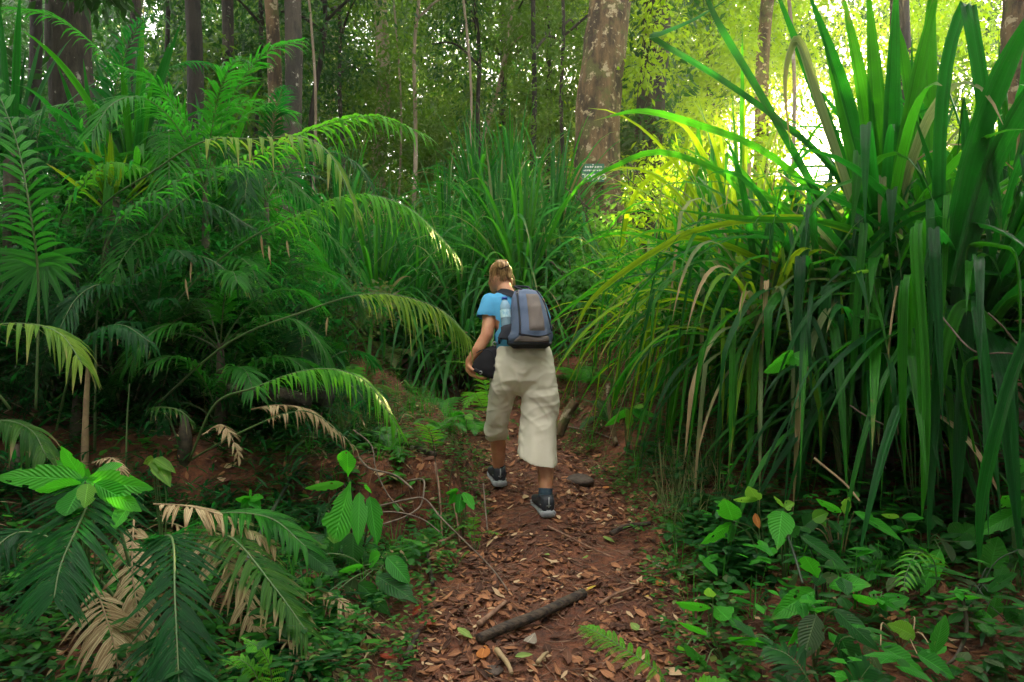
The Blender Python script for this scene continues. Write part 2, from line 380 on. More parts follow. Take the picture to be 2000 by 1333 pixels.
def frond(parent, ctrl, n=34, ll=.28, lw=.024, droop=.55, ang=52, mat='palm_green', start=.3, stem='stem_green', r0=.008, side=0, up=.15, jit=1, drop=0, flat=0, name='frond', nv=5):
    """pinnate palm frond: rachis through ctrl (world points) with two rows of leaflets"""
    pts = spline(ctrl, 40); g = G()
    g.tube(pts, [r0 * (1 - .75 * i / 39) for i in range(40)], 1, 6)
    rows = []
    for k in range(n):
        t = start + (1 - start) * (k + .3 * rv(0, 1)) / n
        i = t * 39; a = int(min(38, i)); p = pts[a].lerp(pts[a + 1], i - a)
        T = (pts[min(39, a + 2)] - pts[max(0, a - 1)]).normalized()
        S = T.cross(UP)
        S = S.normalized() if S.length > .2 else V(1, 0, 0)
        if flat: S = (S * (1 - flat) + (V(1, 0, 0) - T * T.x) * flat).normalized()
        prof = (min(1, .55 + (t - start) * 3)) * (1 - .55 * ((t - start) / (1 - start)) ** 2.5)
        for sg in (-1, 1):
            if side and sg != side and R.random() < .85: continue
            if R.random() < max(drop, .045): continue
            an = rad(ang * (1 - .45 * (t - start) / (1 - start)) + rv(-8, 8) * jit)
            d = T * math.cos(an) + S * sg * math.sin(an) + UP * up
            rows.append(row(p, d, T, DN, ll * prof * rv(.72, 1.12), lw * rv(.75, 1.2), droop * rv(.6, 1.5), -.18, 0, R.random()))
    g.leaves(rows, 0, 2, nv, 'lance')
    return g.build(name, [mat, stem], parent)

def palm(loc, label, fronds, cat='palm', group='palms in the undergrowth', name='palm', stemh=0):
    t = thing(name, loc, label, cat, group)
    for f in fronds:
        a = dict(f); c = a.pop('c'); frond(t, c, **a)
    g = G(); top = Vector(loc) + V(0, 0, .25 + stemh)
    g.tube([Vector(loc) - V(0, 0, .1), Vector(loc) + V(.01, 0, .1 + stemh * .5), top], [.05, .04, .02], 0, 10, bump=.2)
    g.build('trunk', 'stem_brown', t)
    return t
def randfronds(loc, count, L, az0=0, az1=360, mat='palm_green', el=(35, 75), **kw):
    out = []
    for k in range(count):
        az = rad(az0 + (az1 - az0) * (k + rv(-.3, .3)) / count); e = rad(rv(*el)); LL = L * rv(.8, 1.15)
        d = V(math.sin(az) * math.cos(e), math.cos(az) * math.cos(e), math.sin(e)); p = Vector(loc); c = [p.copy()]
        for s_ in range(5):
            p = p + d * LL / 5; c.append(p.copy()); d = (d + V(0, 0, -.3 - .13 * s_) * (.5 + math.cos(e))).normalized()
        out.append(dict(c=c, mat=mat, **kw))
    return out

def blade_pts(p, d, L, n=13, g_=.9, kink=None, azw=0, floor=True):
    pts = [p.copy()]; ds = L / n; d = d.normalized()
    for i in range(n):
        hz = math.sqrt(max(0, 1 - d.z * d.z)) + .06
        if kink is not None and i == int(kink * n):
            d = V(d.x * .25 + rv(-.1, .1), d.y * .25 + rv(-.1, .1), -1).normalized()
        d = (d + V(0, 0, -g_ * ds * hz * (.4 + 1.6 * i / n))).normalized()
        p = p + d * ds
        if floor:
            z = gh(p.x, p.y, False) + .03
            if p.z < z: p = V(p.x, p.y, z + rv(0, .03)); d = V(d.x, d.y, abs(d.z) * .1).normalized() if abs(d.z) < .98 else V(rv(-1, 1), rv(-1, 1), .05).normalized()
        pts.append(p.copy())
    return pts
def clump(parent, cen, n, L, W, mats, name='leaves', el=(5, 88), g_=.9, kinkp=.2, az=None, stem=.1, pale=.06):
    """a rosette of strap leaves; the leaves are one mesh"""
    g = G()
    for k in range(n):
        q = k / n; e = rad(el[0] + (el[1] - el[0]) * q ** .75 + rv(-8, 8))
        a = rad(rv(0, 360) if az is None else rv(*az))
        d = V(math.sin(a) * math.cos(e), math.cos(a) * math.cos(e), math.sin(e))
        p = Vector(cen) + V(d.x, d.y, 0) * stem * rv(.2, 1) + UP * rv(-.5, .5) * stem
        kk = rv(.35, .8) if R.random() < kinkp else None
        pts = blade_pts(p, d, rv(*L), 13, g_ * rv(.7, 1.3), kk)
        mi = len(mats) - 1 if R.random() < pale else R.randrange(max(1, len(mats) - 1))
        g.strap(pts, rv(*W), mi, R.random(), twist=rv(-1, 1) * .8, keel=rv(.2, .45), tear=.25 if R.random() < .2 else 0)
    return g.build(name, mats, parent)

def sapling(base, specs, label, matb='broad_bright', cat='seedling', group='broad leaved seedlings', stem='stem_green', name='seedling', stems=True, holes=3, sr=.004):
    """specs: (base px, tip px, width px, depth, material)  in 2000x1333 photo pixels, turned into real leaves"""
    t = thing(name, base, label, cat, group)
    by = {}
    gs = G()
    for sp in specs:
        (bx, by_, tx, ty, wp, Y), mt = sp[:6], (sp[6] if len(sp) > 6 else matb)
        prof = sp[7] if len(sp) > 7 else 'oval'
        a = P(bx, by_, Y); b = P(tx, ty, Y - rv(.02, .10)); d = b - a; L = d.length; W = wp / FPX * Y
        sdv = d.cross(V(rv(-.2, .2), -1, rv(.1, .5))).normalized()
        if wp < 38 and L > 0: sdv = (sdv + V(0, -1.2, 0)).normalized(); W *= 1.6
        by.setdefault((mt, prof), []).append(row(a, d, sdv, (V(0, -.4, -1)).normalized(), L * 1.02, W, rv(.02, .14), .16, rv(-.1, .1), R.random()))
        if stems:
            mid = (a + Vector(base)) * .5 + V(rv(-.03, .03), rv(-.02, .02), .05 + rv(0, .04))
            gs.tube(spline([Vector(base) - V(0, 0, .04), mid, a], 9), [sr * (1 - .06 * i) for i in range(9)], 0, 6)
    for (mt, prof), rows in by.items():
        g = G(); g.leaves(rows, 0, 8, 14, prof, wavy=.035, holes=holes)
        g.build('leaves', mt, t)
    if stems: gs.build('stem', stem, t)
    return t

def fern_rows(ctrl, n, pl, pw, rows, sub=True, start=.15, droop=.25, ang=75, narrow=.3):
    pts = spline(ctrl, 24)
    for k in range(n):
        t = start + (1 - start) * (k + .5) / n; i = t * 23; a = int(min(22, i)); p = pts[a].lerp(pts[a + 1], i - a)
        T = (pts[min(23, a + 1)] - pts[max(0, a - 1)]).normalized(); S = T.cross(UP)
        S = S.normalized() if S.length > .2 else V(1, 0, 0)
        q = (t - start) / (1 - start); prof = math.sin(math.pi * min(1, .18 + .85 * q)) ** .7 * (1 - .3 * q)
        for sg in (-1, 1):
            an = rad(ang - 20 * q + rv(-5, 5)); d = (T * math.cos(an) + S * sg * math.sin(an) + UP * rv(0, .15)).normalized()
            L = pl * prof * rv(.9, 1.1); rn = R.random()
            if not sub: rows.append(row(p, d, T, DN, L, pw, droop, -.1, 0, rn)); continue
            ns = max(4, int(L / (pw * .8))); nn = T.cross(d)
            for j in range(ns):
                f = (j + .5) / ns; pp = p + d * (L * f) + DN * (L * droop * f * f)
                sl = pw * 1.7 * (1 - f ** 2 * .85)
                for s2 in (-1, 1):
                    dd = (d * .45 + T * s2).normalized()
                    rows.append(row(pp, dd, d, DN, sl, pw * .95, .1, 0, 0, rn * .7 + rv(0, .3)))
    return pts
def fern(loc, label, ctrls, n=16, pl=.12, pw=.012, mat='fern_green', sub=True, name='fern', stem='stem_green', droop=.25, cat='fern', group='ferns', r0=.003, ang=75, start=.15):
    t = thing(name, loc, label, cat, group)
    for c in ctrls:
        rows = []; pts = fern_rows(c, n, pl, pw, rows, sub, droop=droop, ang=ang, start=start); g = G()
        g.leaves(rows, 0, 2, 2 if sub else 5, 'lance'); g.tube(pts, [r0 * (1 - .03 * i) for i in range(24)], 1, 5)
        g.build('frond', [mat, stem], t)
    return t
# ------------------------------------------------------------------ forest trees
def crown_rows(cens, n, rad_, ls, asp=.42, hang=.3):
    """n leaves gathered in twig sprays round the given centres (c, r)"""
    nt_ = max(1, n // 9)
    ci = NR.integers(0, len(cens), nt_)
    cc = np.array([tuple(c[0]) for c in cens])[ci]; rr = np.array([c[1] for c in cens])[ci]
    dirs = NR.normal(size=(nt_, 3)); dirs /= np.linalg.norm(dirs, axis=1, keepdims=True)
    tw = cc + dirs * (rr * NR.random(nt_) ** .45)[:, None] * np.array([1, 1, .75])
    tp = np.repeat(tw, 9, 0); td = np.repeat(dirs + NR.normal(size=(nt_, 3)) * .6, 9, 0)
    N = len(tp); pos = tp + NR.normal(size=(N, 3)) * ls * .85
    d = td + NR.normal(size=(N, 3)) * .7; d[:, 2] -= hang
    sd_ = NR.normal(size=(N, 3)); sd_[:, 2] *= .5
    bn = np.tile([0, 0, -1.], (N, 1)); L = ls * NR.uniform(.6, 1.35, N)
    cr_ = NR.random(len(cens))[ci]; rn = np.clip(np.repeat(cr_ * .5 + NR.random(nt_) * .3, 9) + NR.random(N) * .25, 0, 1)
    return np.column_stack([pos, d, sd_, bn, L, L * asp, NR.uniform(0, .3, N), np.full(N, -.2), np.zeros(N), rn])
def tree(px, Y, wpx, label, bark='bark_grey', lean=(0, 0), H=13, crown=3.0, cz=9.5, nl=5000, ls=.17, leaf='crown_leaf', limbs=5, butt=.35, name='tree', base=None, low=None, rag=.1):
    x0 = (px - 1000) / FPX * Y if base is None else base
    z0 = gh(x0, Y, False); r = wpx / FPX * Y / 2
    t = thing(name, (x0, Y, z0), label, 'tree', 'trees of the forest')
    g = G(); n = 46; pts = []; rs = []
    sx, sy = rv(0, 50), rv(0, 50)
    for i in range(n):
        q = i / (n - 1); z = z0 - .3 + q * H
        pts.append(V(x0 + lean[0] * q * H + (.7 * r + .06) * noise.noise(V(sx, q * 4, 0)) + .35 * q * noise.noise(V(sx, q * 3, 5)), Y + lean[1] * q * H + .15 * noise.noise(V(sy, q * 3, 3)) * q, z))
        rs.append(r * (1 - .45 * q) * (1 + butt * math.exp(-q * H / .7)))
    g.tube(pts, rs, 0, 28, bump=rag, seed=sx)
    cens = []
    for k in range(limbs):
        q = rv(.5, .95); a = pts[int(q * (n - 1))]; az = 6.283 * k / limbs + rv(-.5, .5); LL = crown * rv(.55, 1)
        b = a + V(math.cos(az) * LL, math.sin(az) * LL, rv(.2, .6) * LL)
        m_ = (a + b) * .5 + V(0, 0, .15 * LL)
        g.tube(spline([a, m_, b], 10), [r * .42 * (1 - .085 * i) + .01 for i in range(10)], 0, 7, bump=.1)
        cens += [(b, crown * rv(.35, .55)), (m_ + V(0, 0, .4), crown * rv(.25, .4))]
    cens.append((pts[-1], crown * .6))
    if crown > 1.6 and Y > 12:
        for _ in range(4): cens.append((V(x0 + rv(-1, 1) * (r + .5), Y + rv(-.3, .9), z0 + rv(1.8, 5.5)), rv(.3, .75)))
    if low:
        for (dx, dz, rr) in low: cens.append((V(x0 + dx, Y + rv(-1, .5), dz), rr))
    g.build('trunk', bark, t)
    g = G(); g.leaves(crown_rows(cens, nl, crown, ls), 0, 2, 2, 'oval'); g.build('crown', leaf, t)
    return t
# big trunk by the path, and the trees one can tell apart behind it
BIG = tree(1183, 11.5, 96, 'thick trunk with pale lichen blotches behind the path, carrying a small green sign', 'bark_main', H=13, crown=3.6, cz=11, nl=5200, limbs=6, lean=(.004, 0), butt=.22)
tree(1272, 12.6, 62, 'dark trunk hung with climbers right beside the thick lichen covered trunk', 'bark_dark', nl=5200, crown=2.8, low=[(.2, 6.0, .8), (.3, 7.4, 1.0), (-.2, 5, .5)], leaf='crown_dark')
tree(1492, 15, 30, 'slender mottled trunk standing in the brightest part of the wood', 'bark_main', nl=4200, crown=2.2, ls=.15, leaf='crown_sun', low=[(-.8, 9, 1.0)])
tree(1762, 13.5, 42, 'dim brown trunk seen through the big upright blades on the right', 'bark_dark', nl=4600, crown=2.4, low=[(1.0, 6.6, .8)])
tree(1990, 9.5, 66, 'brown trunk cut by the right edge of the photo', 'bark_main', nl=6500, crown=3.6, H=11, leaf='crown_leaf')
tree(140, 9.0, 92, 'massive dark trunk with white bark scars at the upper left', 'bark_grey', nl=9500, crown=3.8, H=11, leaf='crown_dark', low=[(-.9, 4.6, .8), (-1.5, 5.4, .9), (.8, 5.8, .6)])
tree(60, 10.5, 26, 'thin pole like trunk left of the massive dark trunk', 'bark_dark', nl=3600, crown=2.4, H=11, leaf='crown_dark')
tree(215, 9.8, 24, 'crooked thin trunk leaning right beside the massive dark trunk', 'bark_grey', lean=(.085, 0), nl=3600, crown=2.4, H=10, leaf='crown_dark', rag=.25)
tree(378, 11.5, 34, 'straight dark trunk left of the lime green frond at the top', 'bark_dark', nl=4600, crown=2.6, leaf='crown_dark')
tree(440, 13, 26, 'grey brown trunk between the straight dark trunk and the pair', 'bark_grey', lean=(-.01, 0), nl=4400, crown=2.6, leaf='crown_leaf')
tree(531, 11.2, 30, 'left and paler trunk of the close pair at upper left', 'bark_main', nl=4600, crown=2.6, leaf='crown_dark')
tree(572, 11.0, 38, 'right and browner trunk of the close pair at upper left', 'bark_grey', nl=5200, crown=2.8, leaf='crown_dark')
tree(742, 19, 34, 'pale grey trunk wrapped in creepers in the middle distance', 'bark_pale', nl=6500, crown=2.8, ls=.17, low=[(-.3, 8, 1.2), (.8, 6.5, 1.1)])
tree(855, 17, 11, 'thin leaning pinkish trunk in the middle distance', 'bark_pale', lean=(.27, 0), H=9, nl=3600, crown=2.0, ls=.16, butt=0)
tree(652, 22, 20, 'slim trunk far behind, left of the creeper wrapped trunk', 'bark_pale', nl=6500, crown=3, ls=.18, low=[(0, 9, 1.6), (-1, 7, 1.3)])
tree(985, 21, 16, 'slim trunk half hidden in leaves above the walker', 'bark_grey', nl=8000, crown=3.2, ls=.18, low=[(0, 8.5, 1.8), (1, 6, 1.5), (-1.2, 6.5, 1.4)])
tree(1075, 18, 14, 'slim trunk half hidden in leaves left of the thick trunk', 'bark_dark', nl=7000, crown=2.6, ls=.17, low=[(0, 7, 1.5), (-.8, 5.3, 1.2)])
tree(1388, 19, 18, 'thin trunk far behind between the dark trunk and the slender mottled one', 'bark_grey', nl=7000, crown=2.6, ls=.17, leaf='crown_sun', low=[(-1, 9, 1.4), (-1.4, 6.6, 1.2)])

for px, Y, wp, ln, lb, lf, bk in ((610, 14, 12, .02, 'slim sapling tree just right of the pair of trunks', 'crown_dark', 'bark_dark'), (690, 15.5, 10, -.05, 'thin bent tree left of the creeper wrapped trunk', 'crown_leaf', 'bark_grey'),
    (800, 14.5, 9, .03, 'thin tree between the creeper wrapped trunk and the leaning one', 'crown_leaf', 'bark_pale'), (948, 15, 10, -.04, 'thin dark tree above the walker, bending left', 'crown_dark', 'bark_dark'),
    (1035, 14.2, 12, .02, 'thin dark tree midway between the walker head and the thick trunk', 'crown_leaf', 'bark_dark'), (300, 13.5, 11, .05, 'thin tree in the gap right of the massive dark trunk', 'crown_dark', 'bark_dark'),
    (490, 14, 10, .03, 'thin tree just left of the pair of trunks', 'crown_dark', 'bark_dark'), (1110, 13.2, 9, -.03, 'thin tree almost touching the left side of the thick trunk', 'crown_leaf', 'bark_grey')):
    tree(px, Y, wp, lb, bk, lean=(ln, 0), H=9, crown=1.5, nl=3600, ls=.12, leaf=lf, limbs=7, butt=0, rag=.2, low=[(rv(-.5, .5), z_, rv(.45, .8)) for z_ in (3.8, 4.6, 5.4, 6.2, 7)])
# far wood, one mass with bright gaps
def far_rows(n, y0, y1, ls, gapfn, x0=-1.05, x1=1.05):
    rows = []
    nc = n // 60
    cl = []
    while len(cl) < nc:
        Y = rv(y0, y1); px = rv(x0, x1) * 1000 + 1000; x = (px - 1000) / FPX * Y; z = rv(gh(x, Y, False) + .3, CAMZ + .56 * Y)
        if R.random() > gapfn(px, 666 - (z - CAMZ) / Y * FPX, x, Y, z): continue
        cl.append((V(x, Y, z), rv(.45, 1.15) * Y / 24))
    return crown_rows(cl, n, 1, ls, .45)
def gf(px, py, x, Y, z):
    d = .9 + .6 * noise.noise(V(x * .35, Y * .35, z * .35))
    for (cx, cy_, rx, ry, s_) in ((1650, 60, 50, 120, .5), (1560, 360, 190, 190, 1.6), (1900, 180, 60, 120, .5), (290, 40, 50, 70, .9), (720, 75, 30, 60, .8), (1130, 120, 40, 110, .5), (1000, 130, 160, 90, .12)):
        q = ((px - cx) / rx) ** 2 + ((py - cy_) / ry) ** 2
        if q < 1.2: d -= s_ * (1.2 - q) * 1.3
    return d
def farwood(name, mat, n, y0, y1, ls, x0, x1, label):
    g = G(); g.leaves(far_rows(n, y0, y1, ls, gf, x0, x1), 0, 2, 2, 'oval'); return kind(tag(g.build(name, mat), label, 'forest'), 'stuff')
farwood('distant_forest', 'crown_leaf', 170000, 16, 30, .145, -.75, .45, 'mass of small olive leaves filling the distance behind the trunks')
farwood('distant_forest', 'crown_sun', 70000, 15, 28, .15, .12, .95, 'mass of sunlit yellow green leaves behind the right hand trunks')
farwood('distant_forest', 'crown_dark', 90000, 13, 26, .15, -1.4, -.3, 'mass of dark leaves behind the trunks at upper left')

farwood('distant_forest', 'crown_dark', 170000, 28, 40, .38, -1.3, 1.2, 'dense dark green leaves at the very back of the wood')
def canopy(n, boxes, label):  # unseen leaf masses added for shade, left open over the trail
    cl = [(V(rv(b[0], b[1]), rv(b[2], b[3]), rv(b[4], b[5])), rv(.6, 1.1)) for b in boxes for _ in range(int(abs((b[1] - b[0]) * (b[3] - b[2]) * max(1.5, b[5] - b[4])) * .12 * b[6]))]
    g = G(); g.leaves(crown_rows(cl, n, 1, .30, .5), 0, 1, 2, 'oval'); return kind(tag(g.build('shade_canopy', 'crown_dark'), label, 'forest'), 'stuff')
canopy(190000, [(-12, -2.4, 1, 9, 6.9, 8.6, 1.7), (-12, -1.6, -4, 1.5, 5, 8, 1.7), (2.6, 13, 1, 7.5, 6.7, 8.6, 1.7), (1.6, 13, -4, 1.5, 5, 8, 1.7), (-13, 13, -9, -4, -.5, 9, 1.6), (-14, -8.5, -5, 8, 0, 8, 1.3), (9, 14, -5, 9, 0, 8, 1.3)], 'unseen canopy added for shade over both sides of the trail and behind the viewer')
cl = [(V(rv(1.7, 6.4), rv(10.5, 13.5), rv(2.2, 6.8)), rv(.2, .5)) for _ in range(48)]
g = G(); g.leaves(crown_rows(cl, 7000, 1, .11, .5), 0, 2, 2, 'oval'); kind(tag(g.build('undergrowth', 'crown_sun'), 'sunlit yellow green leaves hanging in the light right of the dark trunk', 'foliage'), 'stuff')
# the sign nailed on the big trunk (upside down, as in the photo)
for nm, col in (('sign_green', (.02, .12, .07)), ('sign_white', (.75, .75, .68))): plain(nm, col, .55, bs=.1)
sgn = P(1158, 338, 11.02); st = thing('tree_sign', sgn, 'small dark green sign with upside down lettering nailed to the thick trunk', 'sign')
def bxm(cen, sx, sy, sz, g, m=0):
    x, y, z = cen; c = [(x + a * sx / 2, y + b * sy / 2, z + d * sz / 2) for d in (-1, 1) for b in (-1, 1) for a in (-1, 1)]
    g.add(c, [(0, 1, 5, 4), (1, 3, 7, 5), (3, 2, 6, 7), (2, 0, 4, 6), (4, 5, 7, 6), (2, 3, 1, 0)], [(0, 0)] * 8, .5, m)
g = G(); bxm(sgn, .34, .012, .27, g); g.build('board', 'sign_green', st, False)
def text(body, size, loc, parent, mat, rot):
    cu = bpy.data.curves.new('t', 'FONT'); cu.body = body; cu.size = size; cu.align_x = 'CENTER'; cu.align_y = 'CENTER'; cu.extrude = .002; cu.offset = size * .018
    o = bpy.data.objects.new('t', cu); C.objects.link(o); bpy.context.view_layer.update()
    me = bpy.data.meshes.new_from_object(o.evaluated_get(bpy.context.evaluated_depsgraph_get())); bpy.data.objects.remove(o)
    me.materials.clear(); me.materials.append(M[mat]); q = bpy.data.objects.new('lettering', me); C.objects.link(q)
    q.parent = parent; q.location = Vector(loc) - parent.location; q.rotation_euler = rot
    return q
text('CASOL', .115, sgn + V(.02, -.009, -.055), st, 'sign_white', (rad(90), rad(180), 0))
g = G()
for zz, a0, a1 in ((.035, -.13, .15), (.085, -.11, .13)):
    x = a0
    while x < a1:
        w_ = rv(.008, .02); bxm(sgn + V(x, -.009, zz + rv(-.003, .003)), w_, .004, rv(.014, .026), g); x += w_ + rv(.005, .012)
g.build('small_print', 'sign_white', st, False)
g = G()
for z_ in (-.115, .118): g.tube([sgn + V(.0, -.004, z_), sgn + V(0, -.016, z_)], .009, 0, 8)
g.build('nail', 'sign_white', st)

# ------------------------------------------------------------------ strap leaved clumps
def pandan(x, Y, hz, label, n, L, W, mats, skirt=0, el=(5, 88), g_=.9, kinkp=.2, stem=.1, az=None, pale=.05, z=None, cat='strap plant', group='strap leaved clumps', name='pandan_clump'):
    z0 = gh(x, Y, False); c = V(x, Y, z0 + hz)
    t = thing(name, (x, Y, z0), label, cat, group)
    clump(t, c, n, L, W, mats, el=el, g_=g_, kinkp=kinkp, stem=stem, az=az, pale=pale)
    if skirt: clump(t, c, skirt, (L[0] * .8, L[1] * .95), (W[0] * .8, W[1] * .75), mats + ['dead_frond'], name='hanging_leaves', el=(0, 75), g_=1.9, kinkp=.5, stem=.3, pale=.03)
    g = G(); g.tube([V(x + .02, Y, z0 - .1), V(x - .02, Y, z0 + hz * .5), c + V(0, 0, .05)], [.07, .05, .06], 0, 10, bump=.2); g.build('stem', 'stem_brown', t)
    return t
mid = [(665, 9.6, 'leftmost of the arching strap leaved clumps under the forest trees', .45),
       (735, 9.2, 'arching strap leaved clump above the yellow tipped frond', .4),
       (815, 9.3, 'arching strap leaved clump to the upper left of the bare elbow', .45),
       (870, 10.4, 'tall arching clump in front of the leaning pinkish trunk', .7),
       (905, 9.0, 'dense arching clump just left of the walker head', .4),
       (975, 9.5, 'arching clump rising directly behind the walker head', .5),
       (1020, 9.0, 'bright fan of upright blades right of the walker head', .4),
       (1080, 9.8, 'arching clump at the left foot of the thick trunk', .5),
       (1000, 11.2, 'tall clump in the back row, left of the thick trunk', .9),
       (760, 11.0, 'tall clump in the back row below the creeper wrapped trunk', .8),
       (690, 11.6, 'clump in the back row, right of the pair of trunks', .8),
       (930, 11.4, 'clump in the back row above the walker head', .9)]
for i, (px, Y, lb, hz) in enumerate(mid):
    x = (px - 1000) / FPX * Y
    pandan(x, Y, hz, lb, 170, (1.1, 2.0), (.024, .042), ['strap_green' if i == 6 else 'strap_far', 'strap_far', 'strap_dark', 'strap_green', 'strap_pale'], el=(-5, 86), g_=1.25 if i != 6 else .85, kinkp=.12, stem=.2, pale=.03)
# upper left
pandan((262 - 1000) / FPX * 6.2, 6.2, 1.75, 'broad strap leaved plant with blades folded over at upper left', 46, (.9, 1.5), (.05, .08), ['strap_dark', 'strap_green', 'strap_dark'], el=(-5, 85), g_=.8, kinkp=.3)
pandan((190 - 1000) / FPX * 6.8, 6.8, 1.7, 'dark strap leaved plant in front of the massive dark trunk', 46, (.8, 1.5), (.04, .06), ['strap_dark', 'strap_dark'], el=(-5, 70), g_=.8, kinkp=.2)
pandan((420 - 1000) / FPX * 7.2, 7.2, 1.6, 'green strap leaved plant with arching blades left of the pair of trunks', 40, (.9, 1.4), (.045, .07), ['strap_green', 'strap_dark', 'palm_lime'], el=(0, 80), g_=.9, kinkp=.2)
pandan((218 - 1000) / FPX * 5.6, 5.6, 1.55, 'small shoot of yellow green pointed leaves in the dark upper left thicket', 13, (.35, .55), (.035, .05), ['strap_lime'], el=(30, 88), g_=.5, kinkp=0, name='yellow_shoot')
pandan((25 - 1000) / FPX * 6.0, 6.0, 1.9, 'blue green strap plant at the left edge in front of the thin pole trunk', 22, (.9, 1.5), (.04, .07), ['strap_dark', 'strap_far'], el=(10, 88), g_=.8, kinkp=.2)
# right side
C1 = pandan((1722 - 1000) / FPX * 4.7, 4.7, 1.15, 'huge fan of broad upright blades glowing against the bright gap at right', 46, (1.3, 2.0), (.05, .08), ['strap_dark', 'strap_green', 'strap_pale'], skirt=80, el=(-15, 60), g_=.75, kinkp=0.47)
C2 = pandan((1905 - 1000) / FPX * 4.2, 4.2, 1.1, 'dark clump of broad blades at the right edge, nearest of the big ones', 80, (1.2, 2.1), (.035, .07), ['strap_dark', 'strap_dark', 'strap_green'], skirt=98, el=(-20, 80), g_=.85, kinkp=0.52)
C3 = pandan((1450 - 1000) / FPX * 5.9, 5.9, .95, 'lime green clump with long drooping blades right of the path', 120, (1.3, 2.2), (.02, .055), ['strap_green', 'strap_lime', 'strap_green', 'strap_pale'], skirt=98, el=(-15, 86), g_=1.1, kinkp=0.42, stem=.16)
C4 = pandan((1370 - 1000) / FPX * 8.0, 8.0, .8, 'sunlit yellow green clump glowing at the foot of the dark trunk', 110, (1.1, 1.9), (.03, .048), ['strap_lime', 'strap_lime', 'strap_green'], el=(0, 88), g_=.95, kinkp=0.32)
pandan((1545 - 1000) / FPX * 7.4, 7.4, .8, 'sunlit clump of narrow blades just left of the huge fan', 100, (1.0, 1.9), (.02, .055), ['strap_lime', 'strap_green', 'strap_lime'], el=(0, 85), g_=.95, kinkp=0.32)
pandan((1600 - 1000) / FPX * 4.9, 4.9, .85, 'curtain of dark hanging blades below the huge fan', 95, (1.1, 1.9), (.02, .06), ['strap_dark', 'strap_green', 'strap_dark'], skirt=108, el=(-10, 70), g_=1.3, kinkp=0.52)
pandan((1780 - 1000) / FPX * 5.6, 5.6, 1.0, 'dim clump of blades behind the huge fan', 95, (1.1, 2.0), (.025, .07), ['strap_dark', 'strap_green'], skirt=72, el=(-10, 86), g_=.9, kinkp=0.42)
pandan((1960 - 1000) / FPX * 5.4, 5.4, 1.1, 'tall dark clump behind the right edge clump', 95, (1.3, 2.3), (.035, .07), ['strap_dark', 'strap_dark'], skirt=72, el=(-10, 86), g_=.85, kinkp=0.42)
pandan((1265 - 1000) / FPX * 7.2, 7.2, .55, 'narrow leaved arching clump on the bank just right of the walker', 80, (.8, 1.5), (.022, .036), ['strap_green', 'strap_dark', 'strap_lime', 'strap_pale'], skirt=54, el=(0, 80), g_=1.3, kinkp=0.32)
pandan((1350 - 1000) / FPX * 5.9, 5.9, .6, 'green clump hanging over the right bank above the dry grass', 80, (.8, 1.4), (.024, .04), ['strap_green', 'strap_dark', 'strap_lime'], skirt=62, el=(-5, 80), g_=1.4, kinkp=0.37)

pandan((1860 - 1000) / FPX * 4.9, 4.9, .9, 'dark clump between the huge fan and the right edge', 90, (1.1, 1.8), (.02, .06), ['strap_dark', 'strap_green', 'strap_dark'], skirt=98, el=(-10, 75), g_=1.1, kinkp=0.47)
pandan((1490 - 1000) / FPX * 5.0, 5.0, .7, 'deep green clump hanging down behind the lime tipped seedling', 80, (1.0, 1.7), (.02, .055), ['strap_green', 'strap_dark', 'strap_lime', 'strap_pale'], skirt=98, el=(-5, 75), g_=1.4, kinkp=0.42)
pandan((1700 - 1000) / FPX * 4.4, 4.4, .6, 'low dark clump under the stem of the huge fan', 70, (.9, 1.4), (.02, .055), ['strap_dark', 'strap_dark', 'strap_green'], skirt=80, el=(-5, 70), g_=1.5, kinkp=0.42)
